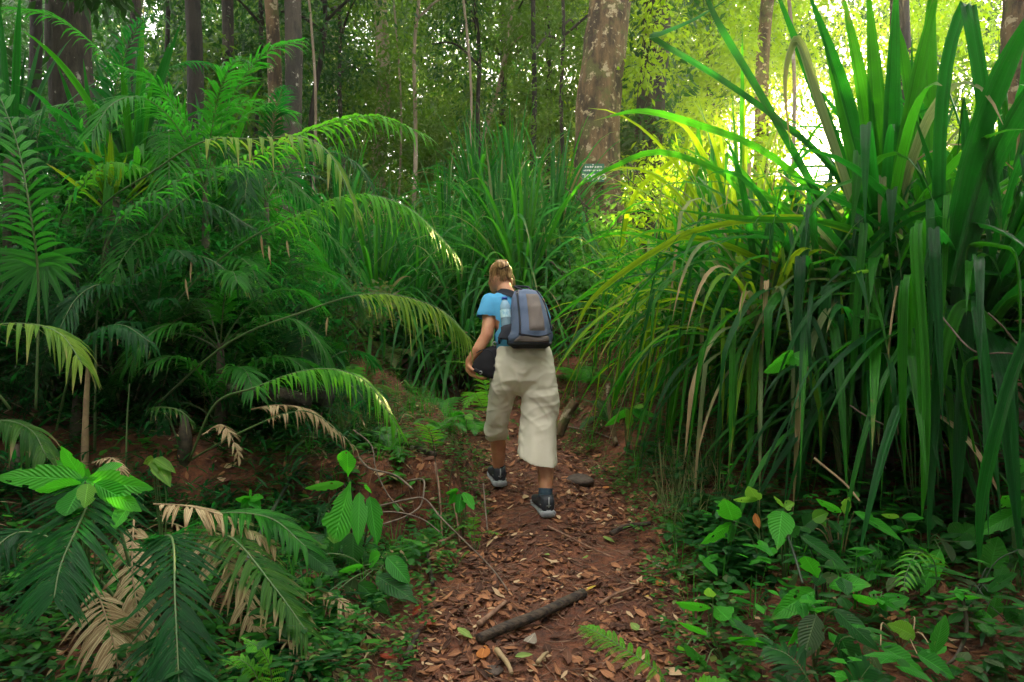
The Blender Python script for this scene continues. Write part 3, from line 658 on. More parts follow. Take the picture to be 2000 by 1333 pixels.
# named single blades of the big right hand clumps (world points found from the photo)
def blades(parent, lst):
    by = {}
    for (pts, wpx, mt) in lst:
        Y = pts[0][2]; sp = []
        pw = PX(pts)
        g = by.setdefault(mt, G())
        g.strap(spline(pw, 22), wpx / FPX * Y, 0, R.random(), keel=.3, taper=.35, side=V(1, .25, .1) if abs(pw[-1].x - pw[0].x) < abs(pw[-1].z - pw[0].z) else V(.1, -.5, 1), tear=.1)
    for mt, g in by.items(): g.build('leaves', mt, parent)
blades(C1, [
 ([(1720, 640, 4.6), (1712, 430, 4.5), (1690, 210, 4.4), (1640, -40, 4.2)], 36, 'strap_green'),
 ([(1722, 640, 4.55), (1722, 420, 4.5), (1712, 200, 4.4), (1692, -60, 4.3)], 40, 'strap_green'),
 ([(1728, 640, 4.6), (1735, 420, 4.5), (1742, 200, 4.4), (1752, -60, 4.3)], 38, 'strap_dark'),
 ([(1718, 640, 4.7), (1700, 430, 4.7), (1655, 200, 4.6), (1570, -40, 4.5)], 34, 'strap_dark'),
 ([(1715, 620, 4.7), (1690, 440, 4.7), (1600, 200, 4.7), (1500, -60, 4.6)], 28, 'strap_dark'),
 ([(1730, 640, 4.5), (1748, 400, 4.4), (1790, 160, 4.3), (1840, -60, 4.2)], 36, 'strap_green'),
 ([(1735, 640, 4.6), (1700, 450, 4.5), (1668, 330, 4.5), (1600, 40, 4.6)], 26, 'strap_green'),
 ([(1800, 520, 4.6), (1790, 300, 4.5), (1768, 130, 4.5), (1756, 50, 4.5)], 26, 'strap_green'),
 ([(1815, 520, 4.6), (1822, 320, 4.5), (1815, 100, 4.5), (1822, -60, 4.5)], 34, 'strap_green'),
 ([(1750, 560, 4.6), (1640, 350, 4.7), (1540, 250, 4.8), (1400, 150, 4.9), (1278, 76, 5.0), (1290, 66, 4.95), (1360, 36, 4.9), (1450, -20, 4.8)], 18, 'strap_dark'),
 ([(1780, 600, 4.5), (1640, 430, 4.6), (1500, 300, 4.7), (1350, 240, 4.8), (1250, 217, 4.8), (1160, 236, 4.8)], 15, 'strap_green'),
 ([(1760, 620, 4.5), (1600, 470, 4.6), (1480, 372, 4.7), (1300, 298, 4.8), (1190, 330, 4.8), (1120, 372, 4.8)], 13, 'strap_green'),
 ([(1700, 460, 4.4), (1600, 432, 4.4), (1460, 428, 4.5), (1318, 410, 4.5)], 13, 'strap_green'),
 ([(1720, 470, 4.4), (1560, 425, 4.5), (1380, 445, 4.6), (1280, 490, 4.7), (1160, 580, 4.7), (1116, 668, 4.7)], 14, 'strap_lime'),
 ([(1690, 470, 4.5), (1600, 200, 4.5), (1562, 84, 4.5), (1540, 110, 4.45), (1533, 180, 4.4), (1544, 290, 4.4)], 22, 'strap_pale'),
 ([(1720, 600, 4.5), (1630, 440, 4.6), (1500, 210, 4.7), (1400, 40, 4.7), (1370, -40, 4.7)], 20, 'strap_dark'),
 ([(1700, 560, 4.6), (1560, 540, 4.7), (1420, 480, 4.8), (1330, 465, 4.8), (1290, 500, 4.8)], 13, 'strap_lime'),
])
blades(C2, [
 ([(1790, 640, 3.7), (1797, 452, 3.6), (1788, 470, 3.5), (1802, 700, 3.45), (1806, 900, 3.4), (1800, 1020, 3.4)], 26, 'strap_green'),
 ([(1770, 700, 3.7), (1772, 552, 3.6), (1765, 570, 3.5), (1762, 740, 3.5), (1768, 960, 3.5)], 22, 'strap_green'),
 ([(2060, 560, 3.2), (1990, 700, 3.1), (1950, 830, 3.0), (1918, 980, 3.0), (1912, 1130, 3.0)], 30, 'strap_dark'),
 ([(1835, 520, 3.9), (1835, 300, 3.8), (1850, 120, 3.7), (1885, 10, 3.65), (1898, 50, 3.6), (1922, 200, 3.6), (1934, 330, 3.6), (1950, 400, 3.6), (1955, 470, 3.6)], 26, 'strap_dark'),
 ([(1850, 560, 3.7), (1890, 340, 3.6), (1950, 160, 3.5), (2040, -20, 3.4)], 56, 'strap_dark'),
 ([(1870, 560, 3.6), (1925, 360, 3.6), (1990, 220, 3.5), (2080, 80, 3.4)], 48, 'strap_dark'),
 ([(1890, 520, 3.6), (1900, 480, 3.6), (1950, 480, 3.5), (1985, 505, 3.45), (1992, 640, 3.4), (1985, 740, 3.4)], 20, 'strap_green'),
 ([(1700, 470, 4.0), (1760, 420, 3.9), (1860, 372, 3.8)], 9, 'strap_dark'),
 ([(1660, 530, 4.0), (1760, 440, 3.9), (1872, 398, 3.8)], 11, 'strap_dark'),
 ([(1940, 640, 3.5), (1900, 600, 3.5), (1870, 610, 3.5), (1845, 700, 3.5), (1838, 800, 3.5)], 24, 'strap_green'),
 ([(1960, 700, 3.6), (1900, 700, 3.5), (1880, 740, 3.5), (1900, 860, 3.5), (1925, 980, 3.5)], 16, 'strap_green'),
])
blades(C3, [
 ([(1480, 560, 5.4), (1440, 505, 5.2), (1447, 530, 5.1), (1452, 620, 5.1), (1442, 750, 5.1)], 18, 'strap_lime'),
 ([(1560, 640, 5.3), (1500, 590, 5.2), (1420, 560, 5.1), (1350, 600, 5.0), (1310, 700, 5.0), (1318, 790, 5.0)], 12, 'strap_green'),
 ([(1650, 640, 4.9), (1640, 480, 4.8), (1646, 500, 4.75), (1650, 600, 4.7), (1646, 700, 4.7)], 13, 'strap_lime'),
 ([(1640, 620, 5.0), (1520, 520, 5.1), (1400, 470, 5.2), (1290, 520, 5.2), (1180, 680, 5.2)], 14, 'strap_green'),
 ([(1600, 700, 4.6), (1625, 740, 4.6), (1630, 800, 4.5), (1638, 900, 4.5), (1662, 1000, 4.5)], 12, 'strap_pale'),
])
blades(C4, [
 ([(1385, 560, 7.4), (1375, 420, 7.3), (1368, 330, 7.2), (1362, 235, 7.2)], 24, 'strap_green'),
 ([(1480, 560, 7.4), (1455, 440, 7.3), (1440, 360, 7.2), (1440, 250, 7.2)], 14, 'strap_lime'),
 ([(1210, 500, 7.6), (1240, 380, 7.4), (1330, 300, 7.2), (1345, 250, 7.2)], 10, 'strap_lime'),
 ([(1250, 620, 7.2), (1300, 500, 7.1), (1350, 350, 7.0), (1400, 250, 7.0)], 14, 'strap_lime'),
])

# ------------------------------------------------------------------ palms on the left
def gp(px, Y): x = (px - 1000) / FPX * Y; return V(x, Y, gh(x, Y, False))
def F(pts, **k): return dict(c=PX(pts), **k)
palm(gp(240, 5.2), 'large palm sending three long arched fronds over the clearing towards the walker', [
    F([(250, 820, 5.1), (330, 615, 5.0), (450, 491, 4.9), (600, 412, 4.8), (700, 380, 4.7), (800, 408, 4.6), (890, 494, 4.5)], n=44, ll=.30, lw=.026, droop=.7, start=.42, mat='palm_lime', up=.05),
    F([(235, 820, 5.2), (248, 600, 5.2), (300, 450, 5.1), (420, 350, 5.0), (540, 285, 4.9), (650, 240, 4.9), (740, 228, 4.8), (832, 264, 4.7)], n=46, ll=.32, lw=.026, droop=.6, start=.45, mat='palm_lime'),
    F([(255, 840, 5.0), (439, 675, 4.8), (600, 607, 4.7), (700, 577, 4.6), (780, 578, 4.55), (860, 605, 4.5), (914, 656, 4.45)], n=34, ll=.27, lw=.021, droop=.8, start=.5, mat='palm_yellow', up=0, drop=.08),
    F([(240, 820, 5.1), (200, 620, 5.0), (210, 470, 4.9), (290, 385, 4.8), (420, 330, 4.7), (540, 340, 4.6), (620, 400, 4.5)], n=36, ll=.3, lw=.025, droop=.7, start=.4, mat='palm_green')])
palm(gp(360, 4.7), 'palm with a low feathery frond hanging over the dark logs', [
    F([(370, 900, 4.6), (420, 790, 4.5), (500, 757, 4.4), (580, 728, 4.35), (650, 722, 4.3), (720, 750, 4.2), (782, 845, 4.1)], n=34, ll=.22, lw=.022, droop=.7, start=.34, mat='palm_lime'),
    F([(370, 900, 4.7), (460, 850, 4.5), (560, 808, 4.4), (620, 812, 4.35), (700, 880, 4.3)], n=24, ll=.14, lw=.014, droop=.8, start=.4, mat='dead_frond', stem='stem_green', drop=.3),
    F([(360, 900, 4.7), (330, 820, 4.7), (300, 798, 4.6), (345, 800, 4.5), (380, 826, 4.5)], n=12, ll=.15, lw=.018, droop=.8, start=.45, mat='palm_browning')])
palm(gp(120, 5.9), 'palm carrying a drooping olive frond with dead patches in front of the left trunks', [
    F([(120, 640, 5.6), (180, 430, 5.3), (300, 335, 5.0), (400, 276, 4.8), (500, 272, 4.7), (590, 268, 4.6), (650, 310, 4.5), (700, 420, 4.4)], n=32, ll=.27, lw=.034, droop=.7, start=.42, mat='palm_yellow', up=.1, drop=.25),
    F([(120, 640, 5.7), (110, 460, 5.5), (160, 365, 5.3), (215, 320, 5.2), (285, 328, 5.1)], n=22, ll=.24, lw=.03, droop=.8, start=.4, mat='palm_lime'),
    F([(130, 640, 5.6), (160, 480, 5.4), (260, 400, 5.2), (400, 395, 5.1), (500, 450, 5.0)], n=34, ll=.32, lw=.026, droop=.6, start=.3, mat='palm_dark')])
palm(gp(30, 4.6), 'palm at the left edge with a lime frond whose leaflets fan up and right', [
    F([(70, 800, 4.4), (75, 560, 4.3), (60, 420, 4.2), (30, 270, 4.2), (-30, 120, 4.2)], n=26, ll=.30, lw=.026, droop=.35, start=.3, mat='palm_green', ang=66, up=.2, flat=.3),
    F([(20, 800, 4.2), (-60, 690, 4.0), (-20, 640, 3.9), (60, 634, 3.8), (120, 655, 3.75), (160, 710, 3.7)], n=20, ll=.28, lw=.026, droop=.6, start=.4, mat='palm_yellow'),
    F([(10, 900, 4.2), (-60, 850, 4.0), (0, 822, 3.9), (60, 840, 3.8), (90, 890, 3.7)], n=20, ll=.26, lw=.03, droop=.7, start=.35, mat='palm_browning')])
palm(gp(150, 4.9), 'dark palm with one drooping feather frond in the deep shade at left', [
    F([(110, 840, 4.8), (140, 720, 4.6), (190, 650, 4.5), (240, 636, 4.4), (292, 668, 4.3)], n=24, ll=.24, lw=.026, droop=.8, start=.35, mat='palm_dark'),
    F([(110, 840, 4.9), (150, 700, 4.9), (240, 560, 4.9), (380, 500, 4.8), (480, 560, 4.7)], n=34, ll=.3, lw=.022, droop=.7, start=.3, mat='palm_dark')])
# fan leaved palm
t = thing('fan_palm', gp(85, 5.0), 'fan leaved palm with one drooping leaf of broad green fingers at left', 'palm', 'palms in the undergrowth')
g = G(); a = P(85, 510, 4.6); rows = []
for k in range(13):
    an = rad(-95 + 190 * k / 12); rows.append(row(a, V(math.sin(an), -.35, -math.cos(an) + .35), V(math.cos(an), 0, math.sin(an)), DN, .42 * rv(.85, 1.1), .05, .25, -.25, 0, R.random()))
g.leaves(rows, 0, 2, 6, 'lance'); g.tube(spline([gp(85, 5.0), P(150, 620, 4.9), P(140, 520, 4.7), a], 14), .008, 1, 6); g.build('fan', ['palm_green', 'stem_dark'], t)
# filler palms, each with its own fronds
fill = [(330, 6.6, 'palm between the broad strap plant and the pair of trunks', 1.9, 7, 'palm_green'),
        (470, 7.4, 'palm just below the pair of trunks', 1.7, 7, 'palm_dark'),
        (540, 7.2, 'palm behind the long arched fronds, right of the pair of trunks', 1.2, 8, 'palm_green'),
        (60, 7.0, 'palm in deep shade at the foot of the massive trunk', 1.9, 7, 'palm_dark'),
        (200, 6.3, 'dark palm in the heart of the left thicket', 1.7, 8, 'palm_dark'),
        (400, 6.0, 'bushy palm in the middle of the left thicket', 1.4, 8, 'palm_dark'),
        (520, 6.5, 'low palm at the right end of the left thicket, above the logs', 1.2, 8, 'palm_green'),
        (-20, 5.4, 'dark palm at the left edge below the fan leaf', 1.5, 7, 'palm_dark'),
        (300, 5.2, 'low dark palm in the shade behind the tan dead fronds', 1.0, 8, 'palm_dark'),
        (590, 6.1, 'small feathery palm hanging over the litter covered ledge', .9, 7, 'palm_yellow'),
        (430, 5.1, 'thin palm with narrow leaflets left of the dark logs', 1.0, 7, 'palm_green')]
for px, Y, lb, L, n, mt in fill:
    b = gp(px, Y); palm(b, lb, [f for hh in ((.1, .9, 1.75) if px > -1 and px < 540 and Y > 5.5 else (.1, .6)) for f in randfronds(b + V(0, 0, hh), n, L, mat=R.choice([mt, mt, 'palm_green', 'palm_dark']), el=(25, 75), n=40, ll=.28 * min(1, L / 1.3) + .08, lw=.019, droop=.45, start=.2, r0=.006, nv=4)], stemh=1.5 if Y > 5.5 and px < 540 else .4)
# foreground palm fronds, green and dead, bottom left
palm(gp(330, 2.75), 'foreground palm with wide green and browning fronds at the bottom left', [
    F([(290, 1250, 3.0), (230, 1020, 3.0), (190, 940, 2.9), (165, 1000, 2.75), (120, 1100, 2.6), (105, 1170, 2.5)], n=44, ll=.29, lw=.017, droop=.25, start=.3, mat='palm_dark', ang=72, up=.02),
    F([(300, 1250, 3.1), (300, 1090, 3.0), (335, 1050, 2.9), (342, 1180, 2.6), (350, 1350, 2.4)], n=40, ll=.26, lw=.019, droop=.2, start=.28, mat='palm_dark', ang=60, up=.02),
    F([(330, 1250, 3.2), (400, 1080, 3.2), (450, 1050, 3.1), (530, 1140, 2.9), (600, 1235, 2.8)], n=34, ll=.24, lw=.019, droop=.3, start=.3, mat='palm_browning', ang=60, up=.05),
    F([(330, 1250, 3.3), (330, 1080, 3.3), (400, 1010, 3.3), (520, 1010, 3.2), (600, 1070, 3.1)], n=30, ll=.26, lw=.022, droop=.4, start=.3, mat='palm_green', ang=60),
    F([(300, 1300, 2.7), (330, 1240, 2.7), (345, 1290, 2.5), (350, 1420, 2.3)], n=30, ll=.26, lw=.02, droop=.3, start=.2, mat='palm_dark', ang=60),
    F([(280, 1230, 3.2), (140, 1080, 3.1), (40, 1040, 3.0), (-40, 1100, 2.8)], n=32, ll=.25, lw=.02, droop=.5, start=.25, mat='palm_dark', ang=60)])
DG = 'dead palm fronds on the ground'
for pts, lb, k in (
    ([(185, 1140, 2.95), (205, 1200, 2.8), (225, 1270, 2.7), (240, 1380, 2.6)], 'tan dead frond with a bare midrib hanging at the bottom left corner', dict(ll=.20, lw=.020, drop=.1)),
    ([(262, 1010, 3.15), (258, 1110, 3.0), (270, 1220, 2.85), (262, 1340, 2.7)], 'straw coloured dead frond between the two big green fronds', dict(ll=.15, lw=.024, drop=.05)),
    ([(300, 985, 3.3), (370, 990, 3.25), (450, 1015, 3.2), (540, 1070, 3.1)], 'bleached dead frond lying across the top of the foreground palm', dict(ll=.18, lw=.022, drop=.15)),
    ([(620, 1150, 3.25), (670, 1180, 3.2), (715, 1240, 3.1), (745, 1320, 3.0)], 'small straw coloured dead frond beside the path at bottom left', dict(ll=.14, lw=.010, drop=.0)),
    ([(545, 1250, 2.9), (590, 1260, 2.85), (640, 1300, 2.8), (690, 1370, 2.7)], 'grey tan dead frond curling at the bottom edge left of the path', dict(ll=.16, lw=.012, drop=.1)),
    ([(400, 1000, 3.4), (430, 1080, 3.2), (470, 1150, 3.1), (500, 1230, 3.0)], 'pale dead frond behind the browning fronds', dict(ll=.2, lw=.022, drop=.2)),
    ([(180, 905, 3.9), (215, 895, 3.85), (235, 915, 3.8), (240, 950, 3.8)], 'little bleached frond on the dark ground above the green shrub', dict(ll=.09, lw=.008, drop=.1)),
    ([(490, 800, 4.6), (540, 792, 4.6), (600, 800, 4.55), (650, 840, 4.5)], 'bleached dead frond draped below the dark logs', dict(ll=.17, lw=.02, drop=.1)),
    ([(395, 850, 4.5), (430, 830, 4.5), (450, 850, 4.45), (470, 900, 4.4)], 'withered tan frond tip hanging in the shade left of the logs', dict(ll=.12, lw=.018, drop=.3))):
    o = frond(None, PX(pts), n=24, droop=.35, start=.08, mat='dead_frond', stem='stem_tan', ang=58, r0=.005, up=.0, jit=2.5, name='dead_frond', nv=4, **k); tag(o, lb, 'dead frond', DG)
# hanging withered leaves in the thicket
g = G(); rows = []
for (px, py, Y) in ((375, 505, 4.7), (362, 545, 4.7), (525, 480, 4.6), (640, 620, 4.5), (560, 470, 4.7), (510, 460, 4.7)):
    rows.append(row(P(px, py, Y), V(rv(-.2, .3), -.1, -1), V(1, 0, .2), V(.4, 0, -.3), rv(.08, .17), .014, .3, .3, .2, R.random()))
g.leaves(rows, 0, 2, 6, 'lance'); kind(tag(g.build('withered_leaves', 'dead_frond'), 'pale withered leaf tips caught in the palm thicket', 'dead leaves'), 'stuff')
# thin upright stems in the dark left
for px, y0, y1, Y, w_, lb in ((165, 900, 700, 4.6, 14, 'split tan dead stem standing in the dark at left'), (245, 910, 750, 4.5, 4, 'thin straight olive stem standing in the dark at left'), (185, 760, 560, 4.8, 5, 'thin brown stem behind the drooping feather frond')):
    g = G(); a = gp(px, Y); g.tube(spline([a, P(px + 3, (y0 + y1) / 2, Y), P(px + 8, y1, Y)], 12), [w_ / FPX * Y / 2 * (1.1 - .05 * i) for i in range(12)], 0, 7, bump=.25)
    tag(g.build('bare_stem', 'stem_tan' if w_ > 6 else 'stem_green'), lb, 'stem')

# ------------------------------------------------------------------ broad leaved plants
def zz(s, lst, ox, oy, Y):
    return [(ox + a / s, oy + b / s, ox + c / s, oy + d / s, w_ / s, Y + dy, *r_) for (a, b, c, d, w_, dy, *r_) in lst]
sapling(gp(170, 3.1), [(165, 940, -10, 915, 56, 2.9), (165, 940, 128, 1005, 62, 2.8, 'broad_bright', 'obov'), (172, 945, 165, 990, 26, 2.75, 'broad_lime'),
    (168, 940, 300, 950, 56, 2.85), (160, 935, 120, 870, 44, 3.0), (175, 935, 110, 890, 40, 3.05), (185, 945, 280, 990, 50, 2.8), (160, 945, 70, 955, 34, 2.85, 'broad_bright'),
    (255, 985, 218, 1032, 40, 2.8), (170, 945, 240, 905, 34, 3.0)], 'shrub with long bright leaves spreading like a star above the left fronds', cat='shrub', name='shrub')
sapling(gp(700, 3.9), [(680, 932, 678, 876, 40, 3.7, 'broad_bright', 'obov'), (685, 940, 652, 1055, 62, 3.6, 'broad_bright', 'obov'), (702, 962, 700, 1060, 38, 3.55), (722, 970, 737, 1060, 30, 3.6),
    (660, 1010, 650, 1090, 40, 3.75, 'broad_dark'), (690, 1040, 690, 1105, 36, 3.7, 'broad_dark'), (722, 962, 716, 942, 14, 3.7), (672, 945, 596, 952, 18, 3.8, 'fern_green')],
    'sapling with large corrugated hanging leaves left of the path', cat='sapling', name='sapling', stem='stem_brown', sr=.006)
sapling(gp(760, 3.55), [(755, 1088, 802, 1136, 34, 3.4), (735, 1125, 812, 1170, 34, 3.4, 'broad_dark'), (700, 1140, 765, 1190, 44, 3.4, 'broad_dark'), (655, 1155, 655, 1205, 38, 3.3, 'broad_bright'),
    (618, 1172, 612, 1232, 30, 3.25, 'broad_dark'), (720, 1100, 745, 1075, 26, 3.5), (690, 1130, 680, 1165, 28, 3.4, 'broad_dull'), (600, 1080, 660, 1120, 44, 3.4, 'broad_dark'), (710, 1105, 660, 1110, 20, 3.45)],
    'low plant with glossy oval leaves beside the small straw coloured frond')
Z = lambda lst, Y: zz(2.666, lst, 1300, 833, Y)
SD = 'broad leaved seedlings'
sapling(gp(1500, 3.7), Z([(480, 385, 345, 362, 40, 0, 'broad_lime'), (480, 385, 430, 305, 64, 0, 'broad_lime'), (350, 490, 305, 362, 88, 0), (350, 505, 178, 602, 84, 0, 'broad_bright'), (355, 510, 320, 600, 60, 0, 'broad_dark')], 3.55), 'lime tipped seedling at the left end of the right hand group of seedlings', stem='stem_green')
sapling(gp(1530, 3.6), Z([(608, 440, 578, 625, 142, -.1, 'broad_bright', 'heart'), (620, 425, 560, 348, 18, 0, 'broad_lime'), (620, 425, 672, 395, 44, 0, 'broad_lime'), (640, 560, 700, 520, 50, .1, 'broad_dark')], 3.4), 'seedling with one big bright heart shaped leaf facing the camera')
sapling(gp(1640, 3.7), Z([(915, 450, 783, 370, 36, 0), (930, 455, 955, 350, 38, 0, 'broad_lime'), (765, 485, 850, 440, 52, 0, 'broad_lime'), (800, 490, 835, 520, 34, 0, 'broad_lime'), (980, 445, 1232, 572, 62, -.1), (850, 490, 925, 560, 46, 0, 'broad_dark'), (720, 520, 800, 460, 70, .1, 'broad_dark')], 3.5), 'tall seedling whose long pointed leaf reaches right across the middle of the group', stem='stem_tan')
sapling(gp(1790, 3.7), Z([(1215, 475, 1122, 455, 28, 0, 'broad_lime'), (1230, 475, 1346, 466, 32, 0), (1300, 540, 1218, 535, 20, 0), (1440, 595, 1490, 700, 76, 0, 'broad_dull'), (1430, 640, 1322, 862, 112, -.1, 'broad_bright'), (1500, 600, 1605, 512, 100, .1, 'broad_dark'), (1530, 600, 1620, 590, 60, 0, 'broad_dark')], 3.4), 'seedling with a quilted hanging leaf on a long bent twig beside the cut blade', stem='stem_green')
sapling(gp(1600, 3.3), Z([(850, 832, 1072, 800, 80, 0, 'broad_bright'), (775, 855, 542, 978, 132, -.1, 'broad_bright'), (800, 800, 722, 668, 72, 0, 'broad_bright', 'obov'), (700, 570, 960, 730, 70, .1, 'broad_dark'), (815, 800, 900, 760, 40, 0, 'broad_dull'), (690, 770, 600, 850, 90, .2, 'broad_dull')], 3.15), 'seedling with a large ragged bright leaf at left and a chewed one at right', stem='stem_dark', holes=4)
sapling(gp(1710, 3.2), Z([(1090, 930, 965, 835, 56, 0, 'broad_bright'), (1110, 935, 1268, 880, 64, 0, 'broad_bright'), (1090, 950, 1060, 985, 40, 0, 'broad_dark'), (1110, 950, 1150, 1000, 40, 0, 'broad_dark')], 3.0), 'seedling with two opposite arched leaves like wings at lower right')
sapling(gp(1390, 3.2), Z([(232, 950, 50, 898, 64, 0, 'broad_bright'), (235, 890, 222, 822, 42, 0, 'broad_lime'), (250, 935, 330, 1000, 90, 0, 'broad_bright', 'obov'), (330, 1000, 410, 1060, 60, 0, 'broad_bright')], 3.05), 'bright seedling at the right rim of the path')
sapling(gp(1420, 3.0), Z([(560, 1135, 320, 1085, 64, 0, 'broad_bright'), (215, 1088, 62, 990, 50, 0), (205, 1255, 98, 1118, 62, 0, 'broad_dark'), (600, 1160, 530, 1170, 50, 0, 'broad_bright'), (90, 1170, 65, 1130, 26, 0, 'fern_bright')], 2.85), 'low seedling with a long leaf at the bottom right rim of the path')
sapling(gp(1590, 2.9), Z([(785, 982, 712, 1190, 150, 0, 'broad_dull'), (878, 952, 1110, 1160, 110, 0, 'broad_dark'), (1040, 1140, 1120, 1270, 90, 0, 'broad_dull'), (900, 1080, 1010, 1290, 150, .1, 'broad_dark'), (700, 1030, 630, 1130, 70, .1)], 2.75), 'seedling with two wide dull olive leaves at the bottom right', holes=3)
sapling(gp(1760, 3.0), Z([(1300, 1095, 1148, 1005, 104, 0, 'broad_lime'), (1290, 1090, 1210, 1160, 80, .1, 'broad_dull'), (1400, 1182, 1452, 966, 112, 0, 'broad_dark'), (1120, 1142, 1352, 1272, 84, -.1, 'broad_bright'), (1310, 1185, 1502, 1302, 96, -.1, 'broad_bright')], 2.75), 'seedling with a lime oval leaf over two long ones near the bottom right corner', stem='stem_tan', holes=3)
sapling(gp(1890, 3.2), Z([(1660, 888, 1438, 880, 40, 0, 'broad_bright'), (1700, 1000, 1725, 860, 104, .1, 'broad_dark'), (1600, 1010, 1722, 1030, 90, 0, 'broad_bright'), (1770, 1010, 1880, 960, 90, 0, 'broad_dark'), (1690, 740, 1730, 560, 100, .2, 'broad_dark'), (1840, 640, 1960, 720, 60, .1, 'broad_dull'), (1680, 860, 1830, 740, 40, 0, 'broad_dark')], 3.0), 'dark leaved seedling in the bottom right corner', stem='stem_dark')
sapling(gp(1990, 3.4), [(1990, 1000, 1910, 1040, 40, 3.3), (1985, 985, 1955, 960, 30, 3.3, 'broad_bright'), (1970, 920, 2010, 895, 26, 3.3, 'broad_bright'), (1975, 945, 2010, 920, 34, 3.3, 'broad_dark'), (1990, 1010, 2010, 960, 34, 3.3, 'broad_dark')], 'seedling cut off by the right edge, above the dark corner')
sapling(gp(1225, 6.0), [(1228, 800, 1180, 828, 20, 5.8, 'broad_bright'), (1228, 800, 1224, 838, 22, 5.7, 'broad_lime'), (1230, 800, 1272, 826, 20, 5.8, 'broad_bright'), (1238, 796, 1262, 793, 10, 5.8, 'broad_lime'), (1228, 802, 1290, 812, 14, 6.0)], 'small plant with three drooping leaves on the bank right of the walker')
sapling(gp(905, 6.2), [(905, 815, 898, 830, 16, 6.0), (905, 812, 890, 804, 12, 6.0), (908, 812, 925, 818, 14, 6.0, 'broad_lime'), (905, 812, 876, 806, 12, 6.0)], 'tiny bright seedling just left of the walker trousers')
sapling(gp(905, 4.5), [(900, 965, 896, 1000, 18, 4.4, 'broad_bright'), (905, 962, 925, 995, 18, 4.4, 'broad_bright'), (890, 962, 876, 985, 16, 4.4), (900, 985, 890, 1000, 14, 4.4), (895, 958, 870, 960, 12, 4.4)], 'small light green seedling on the crumbling left edge of the path')
sapling(gp(320, 3.9), [(300, 900, 335, 945, 22, 3.8, 'palm_yellow', 'lance'), (300, 898, 318, 940, 16, 3.8, 'palm_yellow', 'lance'), (300, 896, 280, 905, 12, 3.8, 'palm_yellow', 'lance'), (302, 896, 345, 920, 14, 3.8, 'palm_yellow', 'lance')], 'yellow green plant with pierced pointed leaves on the dark left ground', holes=3)
sapling(gp(490, 4.1), [(488, 975, 470, 990, 16, 4.0), (488, 975, 510, 992, 16, 4.0), (488, 975, 492, 955, 12, 4.0), (488, 975, 460, 972, 14, 4.0), (488, 975, 515, 970, 14, 4.0)], 'little star shaped seedling in the dark hollow at left')
sapling(gp(1690, 4.3), [(1550, 690, 1490, 722, 32, 4.0, 'broad_bright'), (1545, 695, 1585, 712, 40, 4.0, 'broad_bright', 'heart')], 'bright leaf pair hanging among the dark blades right of the path')
sapling(gp(1790, 4.2), [(1660, 612, 1722, 622, 26, 3.9, 'broad_bright'), (1700, 530, 1664, 531, 8, 3.9, 'broad_lime'), (1735, 500, 1722, 520, 22, 3.9, 'broad_lime'), (1750, 455, 1760, 467, 16, 3.9, 'broad_lime'), (1835, 490, 1845, 512, 24, 3.9, 'broad_lime')], 'climber with small lime leaves among the big right hand blades', cat='climber', name='climber')
# sunlit climbers at the foot of the big trunk
def herbbush(px, Y, zc, r, n, mat, label, ls=.09, name='leafy_bush', prof='oval', cat='bush'):
    b = gp(px, Y); t = thing(name, b, label, cat, 'leafy bushes'); g = G()
    g.leaves(crown_rows([(b + V(rv(-r, r) * .6, rv(-.3, .3), zc * rv(.3, 1)), r * .5) for _ in range(6)], n, r, ls, .5), 0, 2, 3, prof); g.build('leaves', mat, t)
    g = G()
    for _ in range(7): g.tube(spline([b, b + V(rv(-r, r) * .5, rv(-.2, .2), zc * .6), b + V(rv(-r, r), rv(-.3, .3), zc * 1.1)], 7), .007, 0, 5)
    g.build('stems', 'stem_brown', t)
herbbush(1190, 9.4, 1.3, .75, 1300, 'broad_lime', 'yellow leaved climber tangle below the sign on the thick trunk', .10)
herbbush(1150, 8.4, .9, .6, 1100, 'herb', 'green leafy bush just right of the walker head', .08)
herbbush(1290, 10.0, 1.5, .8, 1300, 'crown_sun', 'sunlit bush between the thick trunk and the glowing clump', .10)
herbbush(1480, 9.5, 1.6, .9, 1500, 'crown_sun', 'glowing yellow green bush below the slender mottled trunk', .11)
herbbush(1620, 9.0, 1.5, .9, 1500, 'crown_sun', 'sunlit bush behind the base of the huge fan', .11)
herbbush(1040, 8.2, .7, .6, 1000, 'herb', 'low green bush directly behind the backpack', .07)
herbbush(900, 8.6, .6, .7, 1100, 'herb', 'low leafy bush behind the bare elbow of the walker', .06)
herbbush(660, 7.6, .9, .7, 1300, 'moss_herb', 'olive bush right of the long arched fronds', .06)
herbbush(1880, 6.5, 2.0, 1.0, 1500, 'crown_dark', 'dark bush behind the right edge clumps', .10)

# ------------------------------------------------------------------ ferns
fern(gp(1230, 2.75), 'bright green fern at the bottom edge in the middle of the path side', [PX([(1330, 1400, 2.6), (1290, 1320, 2.6), (1220, 1268, 2.65), (1165, 1235, 2.7), (1132, 1222, 2.75)]), PX([(1330, 1400, 2.6), (1370, 1350, 2.6), (1420, 1330, 2.6)])], n=15, pl=.13, pw=.009, mat='fern_bright', ang=80)
fern(gp(1800, 3.1), 'fern with comb like fronds hanging beside the quilted leaf', [PX([(1830, 1190, 3.2), (1825, 1100, 3.15), (1795, 1080, 3.1), (1770, 1120, 3.05), (1765, 1165, 3.0)])], n=14, pl=.11, pw=.011, sub=False, mat='fern_bright', droop=.4)
fern(gp(1560, 2.6), 'large dark fern at the bottom edge on the right', [PX([(1620, 1420, 2.5), (1580, 1330, 2.5), (1540, 1280, 2.55), (1490, 1262, 2.6)]), PX([(1640, 1420, 2.5), (1680, 1330, 2.5), (1700, 1300, 2.5)])], n=20, pl=.19, pw=.014, sub=False, mat='fern_dark')
